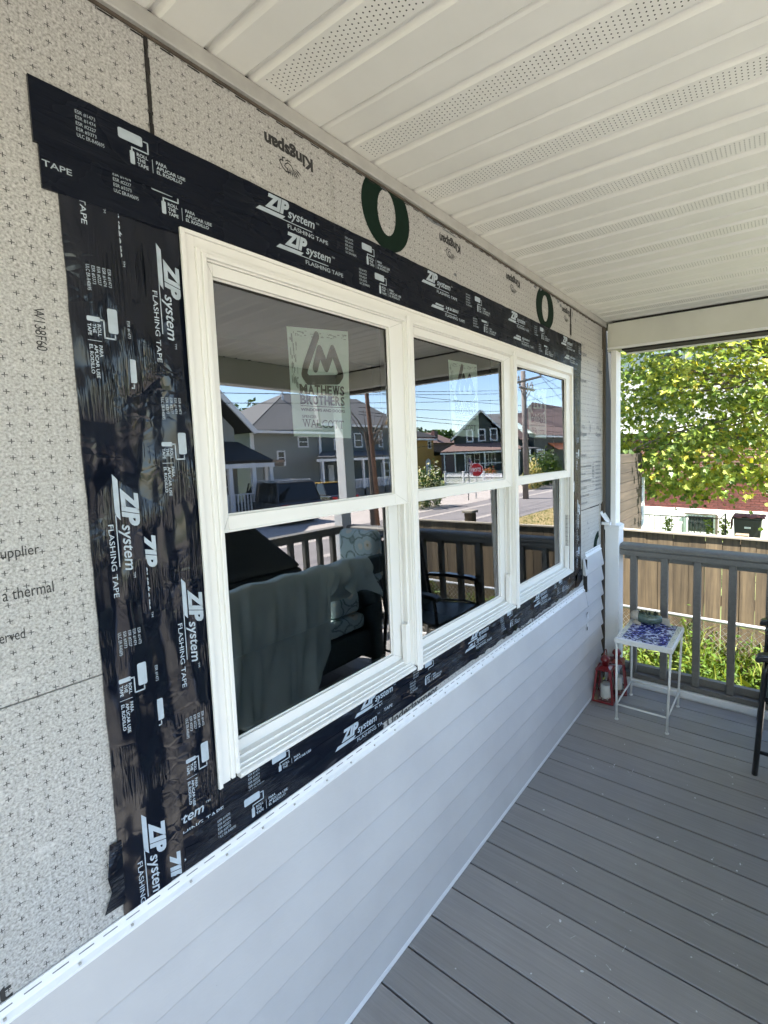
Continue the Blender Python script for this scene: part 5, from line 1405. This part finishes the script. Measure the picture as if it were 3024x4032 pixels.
for y in (-1.65, -.5): MB().tube([(-2.9, y, -.2), (-1.9, y, .5)], .04, 6).obj("stair_rail", 'blackmetal', mh)
yh = thing("yellow_house", "ochre house with an arched door reflected in the middle window", "house")
MB().box(34, 42, 36, 43.7, GZ, 3.7).box(34.1, 41, 43.7, 45.2, GZ, 1.7).obj("wall", 'yellowwall', yh)
hp(yh, "roof", 'roofdark', [(33.6, 35.6, 3.7), (33.6, 44.0, 3.8), (37, 42, 5.2), (37, 37, 5.2)], [(33.6, 43.9, 2.1), (33.6, 45.6, 1.65), (41, 45.6, 1.65), (41, 43.9, 2.1)])
MB().box(33.55, 33.7, 35.6, 44.0, 3.5, 3.72).obj("fascia", 'wht', yh); swin(yh, 34, 42.6, 43.2, 2.55, 3.45)
p = MB(); p.poly([(33.97, 42.1 + .45 + .45 * math.cos(a), .9 + .5 * math.sin(a)) for a in [i * math.pi / 8 for i in range(9)]] + [(33.97, 42.1, -.9), (33.97, 43.0, -.9)]); p.obj("arched_door", 'wht', yh)
rh = thing("red_house", "distant brick-red house with a chimney under the hill, in the middle window's reflection", "house")
MB().box(44, 50, 51, 62, GZ, 3.6).obj("wall", 'brickfar', rh); hp(rh, "roof", 'roofbrown', [(43.6, 50.6, 3.6), (43.6, 62.4, 3.6), (47, 60, 5.4), (47, 53, 5.4)])
MB().box(44.5, 45.2, 57.2, 58.0, 3.7, 5.6).obj("chimney", 'brickfar', rh)
hill = MB(); random.seed(9); prof_ = []
rn = []
for i in range(9000):
    t = random.random(); yy = 60 + 80 * t; top = 8.2 - 5.5 * abs(t - .3) ** 1.4 - .4 * math.sin(t * 40); z = GZ + (top - GZ) * math.sqrt(random.random()); xx = 70 + random.uniform(-1, 12)
    s = random.uniform(.4, .9); a = rv().normalized() * s; b = a.cross(rv()).normalized() * s * .6; k = len(hill.v)
    hill.v += [(xx - a.x, yy - a.y, z - a.z), (xx + b.x, yy + b.y, z + b.z), (xx + a.x, yy + a.y, z + a.z), (xx - b.x, yy - b.y, z - b.z)]; hill.f.append((k, k + 1, k + 2, k + 3)); rn.append(random.random() * .6)
tag(hill.obj("wooded_hill", 'shrub', rnd=rn), "dark wooded hill behind the houses in the reflection", "wooded hill", kind="stuff")
# right window houses
bh = thing("brown_roofed_house", "house with a huge brown shingle roof, reflected in the right window", "house")
MB().box(24, 34, 50.2, 70, GZ, 3.9).obj("wall", 'greenlap', bh)
hp(bh, "roof", 'roofbrown', [(23.6, 50.0, 3.6), (23.6, 71, 3.6), (29, 71, 8.6), (29, 60.0, 8.6), (27.5, 54.5, 6.8), (27.2, 50.0, 6.2)])
MB().box(23.5, 23.62, 50.0, 71, 3.4, 3.62).obj("fascia", 'wht', bh); swin(bh, 24, 50.9, 53.0, .6, 2.0, .2)
aw = MB()
for i in range(14):
    a = 54.2 + i * .42; aw.hexa([(22.6, a, 1.85), (24, a, 2.65), (24, a + .38, 2.65), (22.6, a + .38, 1.85), (22.6, a, 1.93), (24, a, 2.73), (24, a + .38, 2.73), (22.6, a + .38, 1.93)])
aw.obj("awning", 'orange', bh)
fh = thing("far_dark_house", "low dark house left of the brown roofed one, behind the utility pole", "house")
MB().box(25, 27.6, 48.4, 50.1, GZ, 3.2).obj("wall", 'greenlap', fh); hp(fh, "roof", 'roofbrown', [(24.6, 48.0, 3.1), (24.6, 50.1, 3.1), (27.6, 50.1, 5.9), (27.6, 48.2, 5.9)])
hp(fh, "porch_roof", 'roofgrey', [(23.2, 47.6, 2.0), (23.2, 50, 2.0), (25, 50, 2.3), (25, 48.2, 2.3)])
for y in (47.8, 49.6): MB().box(23.3, 23.45, y, y + .15, GZ, 1.98).obj("porch_column", 'wht', fh)
shrub("hedge_bush", "big rounded green bush below the orange awning", "bush", (14.6, 33.3, -.1), (1.3, 2.6, 1.55), 3200, 'shrub', .13, seed=7)
shrub("hydrangea_bush", "cream and pink hydrangea left of the big bush", "bush", (13.9, 29.6, -.25), (.9, 1.25, 1.0), 1800, 'hydr', .10, seed=8)
shrub("white_flowering_bush", "white flowering bush at the lower left of the middle window's reflection", "bush", (14.2, 18.3, -.2), (.9, 1.15, 1.25), 2600, 'whitefl', .08, seed=9)
shrub("red_flowering_bush", "red-flowered shrub behind the white picket fence", "bush", (18.5, 31.0, .1), (.5, .9, .5), 500, 'redfl', .08, seed=10)
# picket fence
wp = thing("white_picket_fence", "white picket fence across the corner yard, reflected in the middle window", "fence")
A = Vector((22.3, 30.4, 0)); B = Vector((15.8, 29.0, 0)); Ld = (B - A).length; dr = (B - A).normalized(); ang = math.atan2(dr.y, dr.x)
pk = MB(); pk.hexa([(0, -.012, -.80), (.075, -.012, -.80), (.075, .012, -.80), (0, .012, -.80), (0, -.012, .12), (.075, -.012, .12), (.075, .012, .12), (0, .012, .12)]); pk.hexa([(0, -.012, .12), (.075, -.012, .12), (.075, .012, .12), (0, .012, .12), (.03, -.012, .20), (.045, -.012, .20), (.045, .012, .20), (.03, .012, .20)])
pkm = pk.mesh("picket", 'wht'); n = int(Ld / .135)
for i in range(n):
    q = A + dr * (i * .135); inst(pkm, "picket", wp, (q.x, q.y, 0), (0, 0, ang))
for z in (-.62, -.10):
    o = MB().box(0, Ld, .013, .05, z, z + .08).obj("fence_rail", 'wht', wp); o.location = (A.x, A.y, 0); o.rotation_euler = (0, 0, ang)
for i in range(4):
    q = A + dr * (Ld * i / 3); o = MB().box(-.07, .07, -.07, .07, GZ, .30).box(-.09, .09, -.09, .09, .30, .35).obj("fence_post", 'wht', wp); o.location = (q.x, q.y, 0); o.rotation_euler = (0, 0, ang)
# stop sign
ss = thing("stop_sign", "red octagonal stop sign on a post by the corner, reflected in the middle window", "sign")
MT['signred'] = simple('sign red', (0.50, 0.02, 0.03), .45, .05, 3); MT['signwhite'] = flat('sign white', (0.75, 0.75, 0.75), .45)
S0 = Vector((14.0, 22.55, .70)); nrm = Vector((-14.97, -22.5, 0)).normalized(); rt = Vector((nrm.y, -nrm.x, 0)) * -1
if rt.dot(nrm.cross(Vector((0, 0, 1)))) > 0: rt = rt
rt = Vector((0, 0, 1)).cross(nrm).normalized()
def disc(r, off, name, mat, th=.012):
    m = MB(); a8 = [math.pi / 8 + i * math.pi / 4 for i in range(8)]
    f_ = [S0 + rt * r * math.cos(a) + Vector((0, 0, r * math.sin(a))) + nrm * off for a in a8]; b_ = [p - nrm * th for p in f_]
    m.poly(f_); m.poly(b_[::-1])
    for i in range(8): m.quad(f_[i], b_[i], b_[(i + 1) % 8], f_[(i + 1) % 8])
    return m.obj(name, mat, ss)
disc(.42, 0, "sign_plate", 'signwhite'); disc(.385, .004, "red_face", 'signred', .003)
p = P2(); p.text("STOP", -.26, -.12, .26, .12, offset=.03); p.lay("lettering", 'signwhite', ss, lambda u, v: tuple(S0 + rt * u + Vector((0, 0, v)) + nrm * .006))
MB().box(14.02, 14.08, 22.57, 22.63, GZ, 1.05).obj("sign_post", 'galv', ss)
fl_ = thing("flag_pole", "thin pole with a striped flag beside the stop sign", "flag")
MB().tube([(14, 21.75, GZ), (14, 21.75, 1.55)], .025, 8).obj("pole", 'blackmetal', fl_)
MT['flagred'] = flat('flag red', (0.45, 0.03, 0.04), .8); MT['flagblue'] = flat('flag blue', (0.03, 0.05, 0.2), .8)
def flagpt(u, v): return (13.98 + .04 * math.sin(v * 9 + u * 4), 21.78 + .28 * u + .10 * v, 1.45 - .85 * v - .25 * u)
for nm, mt, rows_ in (("red_stripes", 'flagred', range(0, 7, 2)), ("white_stripes", 'signwhite', range(1, 7, 2))):
    m = MB()
    for r in rows_:
        for j in range(8): m.quad(flagpt(r / 7, j / 8), flagpt((r + 1) / 7, j / 8), flagpt((r + 1) / 7, (j + 1) / 8), flagpt(r / 7, (j + 1) / 8))
    m.obj(nm, mt, fl_)
m = MB(); m.quad(*[(p[0] - .012, p[1], p[2]) for p in (flagpt(0, 0), flagpt(.55, 0), flagpt(.55, .35), flagpt(0, .35))]); m.obj("blue_canton", 'flagblue', fl_)
# utility poles and wires
MT['pole'] = simple('weathered pole', (0.22, 0.19, 0.17), .85, .2, 10); MT['polebrown'] = simple('brown pole', (0.16, 0.09, 0.06), .85, .2, 10); MT['wire'] = flat('wire', (0.02, 0.02, 0.022), .6)
up = thing("utility_pole", "tall utility pole with two crossarms, reflected in the right window", "utility pole")
MB().tube([(11, 23.0, GZ), (11, 23.05, 6.0)], [.17, .13], 12).obj("pole", 'pole', up, smooth=True)
MB().tube([(10.9, 22.2, 5.30), (10.9, 25.1, 5.95)], .07, 6).obj("crossarm", 'pole', up); MB().tube([(10.85, 22.3, 5.05), (10.85, 24.0, 5.05)], .07, 6).obj("crossarm", 'pole', up)
MB().tube([(10.9, 23.05, 4.7), (10.9, 23.9, 5.5)], .03, 6).tube([(10.9, 23.0, 4.4), (10.9, 23.7, 5.0)], .025, 6).tube([(10.9, 23.0, 4.4), (10.9, 22.5, 5.0)], .025, 6).obj("brace", 'pole', up)
for (y, z) in ((25.0, 6.0), (22.3, 5.42), (23.9, 5.15), (22.4, 5.15), (23.3, 5.15)): MB().lathe((10.88, y, z), [(.04, 0), (.06, .05), (.03, .1), (.06, .15), (.02, .24)], 8).obj("insulator", 'pole', up)
u2 = thing("utility_pole", "brown utility pole reflected at the right of the left window", "utility pole")
MB().tube([(8.3, 9.15, GZ), (8.3, 8.75, 5.6)], [.06, .05], 12).obj("pole", 'polebrown', u2, smooth=True); MB().tube([(8.25, 8.0, 5.2), (8.25, 9.6, 5.2)], .06, 6).obj("crossarm", 'polebrown', u2)
wl = thing("power_lines", "dark power and phone wires crossing the reflected sky", "wires")
WIR = [((12, 2.0, 3.2), (12, 23, 4.9)), ((12, 2.0, 2.95), (12, 23, 4.55)), ((12, 12, 4.02), (12, 31, 6.0)), ((12, 12, 4.05), (12, 31, 4.6)), ((12, 12, 3.45), (12, 31, 4.4)), ((12, 12, 3.30), (12, 31, 3.27)), ((12, 12, 3.20), (12, 31, 2.9)), ((12, 12, 1.85), (12, 31, 2.95)),
       ((11, 25, 6.1), (14, 44, 5.2)), ((11, 23.9, 5.3), (12.5, 36, 7.9)), ((11, 23.1, 4.4), (12.5, 36, 6.4)), ((11, 23.1, 4.9), (13, 40, 3.2)), ((11, 23, 3.5), (13, 40, 4.9)), ((11, 23, 2.5), (13, 40, 3.2)), ((11, 23, 4.15), (13, 40, 4.9)), ((11, 25, 6.1), (13, 40, 2.9))]
for a, b in WIR:
    a, b = Vector(a), Vector(b); L = (b - a).length; pts = []
    for i in range(13):
        t = i / 12; p = a.lerp(b, t); p.z -= .010 * L * 4 * t * (1 - t) * .5; pts.append(p)
    MB().tube(pts, .013, 4, cap=False).obj("wire", 'wire', wl)
# bare grey branches next to the brown pole
bt = thing("bare_tree", "small bare grey tree by the road at the right of the left window's reflection", "tree")
m = MB(); m.tube([(9.6, 10.2, GZ), (9.6, 10.15, 1.6), (9.6, 10.0, 2.4)], [.10, .08, .06], 8)
for i in range(14):
    a = Vector((9.6, 10.1, random.uniform(1.6, 2.4))); d = Vector((random.uniform(-.6, .6), random.uniform(-.2, 1.2), random.uniform(.1, .7))).normalized(); m.tube([a, a + d * .6 + rv() * .05, a + d * 1.2 + Vector((0, 0, .15)) + rv() * .1], [.035, .02, .006], 5)
m.obj("trunk", 'bark', bt)

# ------------------------------------------------------------ cars
MT['tyre'] = flat('tyre', (0.015, 0.015, 0.015), .8); MT['rim'] = flat('rim', (0.4, 0.41, 0.42), .3, metal=.8); MT['carglass'] = flat('car glass', (0.01, 0.012, 0.014), .04)
MT['tail'] = flat('tail lamp', (0.45, 0.01, 0.02), .2); MT['head'] = flat('head lamp', (0.6, 0.62, 0.65), .1)
def paint(name, col): return flat(name, col, .25, coat=1.0, coatr=.05)
MT['pblack'] = paint('black car paint', (0.022, 0.023, 0.026)); MT['pyellow'] = paint('yellow car paint', (0.55, 0.33, 0.01)); MT['pblue'] = paint('blue car paint', (0.012, 0.03, 0.10))
def car(label, loc, rot, pm, L, W, H, suv=False, topcol=None):
    t = thing("parked_car", label, "car", group="cars parked near the road"); t.location = loc; t.rotation_euler = (0, 0, rot)
    hb = H * .56; w = W / 2
    body = [(-L / 2, .35), (-L / 2, hb * .92), (-L / 2 + .12, hb), (L * .20, hb), (L * .46, hb * .82), (L / 2, hb * .6), (L / 2, .32), (L * .4, .22), (-L * .4, .22)]
    m = MB(); n = len(body)
    for s, k in ((-1, 0), (1, 0)): m.v += [(x, s * w, z) for x, z in body]
    for j in range(n): m.f.append((j, (j + 1) % n, n + (j + 1) % n, n + j))
    m.f.append(tuple(range(n))[::-1]); m.f.append(tuple(range(n, 2 * n))); m.obj("body", pm, t, bev=.07, seg=3)
    r0 = -L / 2 + (.12 if suv else .45); gh_ = [(r0, hb), (r0 + (.22 if suv else .55), H), (L * .08, H), (L * .26, hb)]
    m = MB(); wi = w * .80
    for s in (-1, 1): m.v += [(x, s * (w * .95 if z == hb else wi), z) for x, z in gh_]
    for j in range(4): m.f.append((j, (j + 1) % 4, 4 + (j + 1) % 4, 4 + j))
    m.f.append((3, 2, 1, 0)); m.f.append((4, 5, 6, 7)); m.obj("greenhouse", 'carglass', t, bev=.04, seg=2)
    MB().box(gh_[1][0] - .02, gh_[2][0] + .03, -wi - .01, wi + .01, H - .015, H + .03).obj("roof", topcol or pm, t, bev=.03)
    for (xa, xb) in ((gh_[0], gh_[1]), (gh_[2], gh_[3]), ((L * -.05, hb), (L * -.07, H))):
        for s in (-1, 1): MB().tube([(xa[0], s * w * .95, xa[1]), (xb[0], s * (wi + .01), xb[1])], .035, 6).obj("pillar", pm, t)
    for x in (-L * .31, L * .31):
        for s in (-1, 1):
            wh = MB().tube([(x, s * (w - .2), .33), (x, s * (w + .01), .33)], .33, 20).obj("wheel", 'tyre', t)
            MB().tube([(x, s * (w + .005), .33), (x, s * (w + .02), .33)], .20, 14).obj("rim", 'rim', wh)
    for s in (-1, 1):
        MB().box(-L / 2 - .015, -L / 2 + .06, s * w * .72 - .14, s * w * .72 + .14, hb * .68, hb * .90).obj("tail_light", 'tail', t, bev=.01)
        MB().box(L / 2 - .12, L / 2 - .0, s * w * .72 - .16, s * w * .72 + .16, hb * .50, hb * .66).obj("headlight", 'head', t, bev=.01)
        if suv: MB().tube([(r0 + .3, s * wi * .9, H + .08), (L * .05, s * wi * .9, H + .08)], .02, 6).obj("roof_rail", 'rim', t)
    if suv:
        for x in (r0 + .5, -.1): MB().box(x - .06, x + .06, -wi, wi, H + .085, H + .12).obj("roof_bar", 'head', t)
    MB().box(-L / 2 - .02, -L / 2 + .02, -.26, .26, hb * .45, hb * .62).obj("number_plate", 'signwhite', t)
    MB().box(-L / 2 - .05, -L / 2 + .1, -w * .95, w * .95, .32, .48).obj("bumper", 'tyre', t, bev=.03)
    return t
car("black SUV with roof bars parked with its tail lights towards the porch", (17.9, 12.3, GZ), math.radians(8), 'pblack', 4.6, 1.9, 1.74, True)
car("yellow and black small car by the slate house", (20.2, 16.9, GZ), math.radians(10), 'pblack', 3.9, 1.7, 1.42, False, 'pyellow')
car("dark blue car in the driveway right beside the porch railing", (4.75, 2.0, GZ), math.radians(-92), 'pblue', 4.4, 1.75, 1.50)
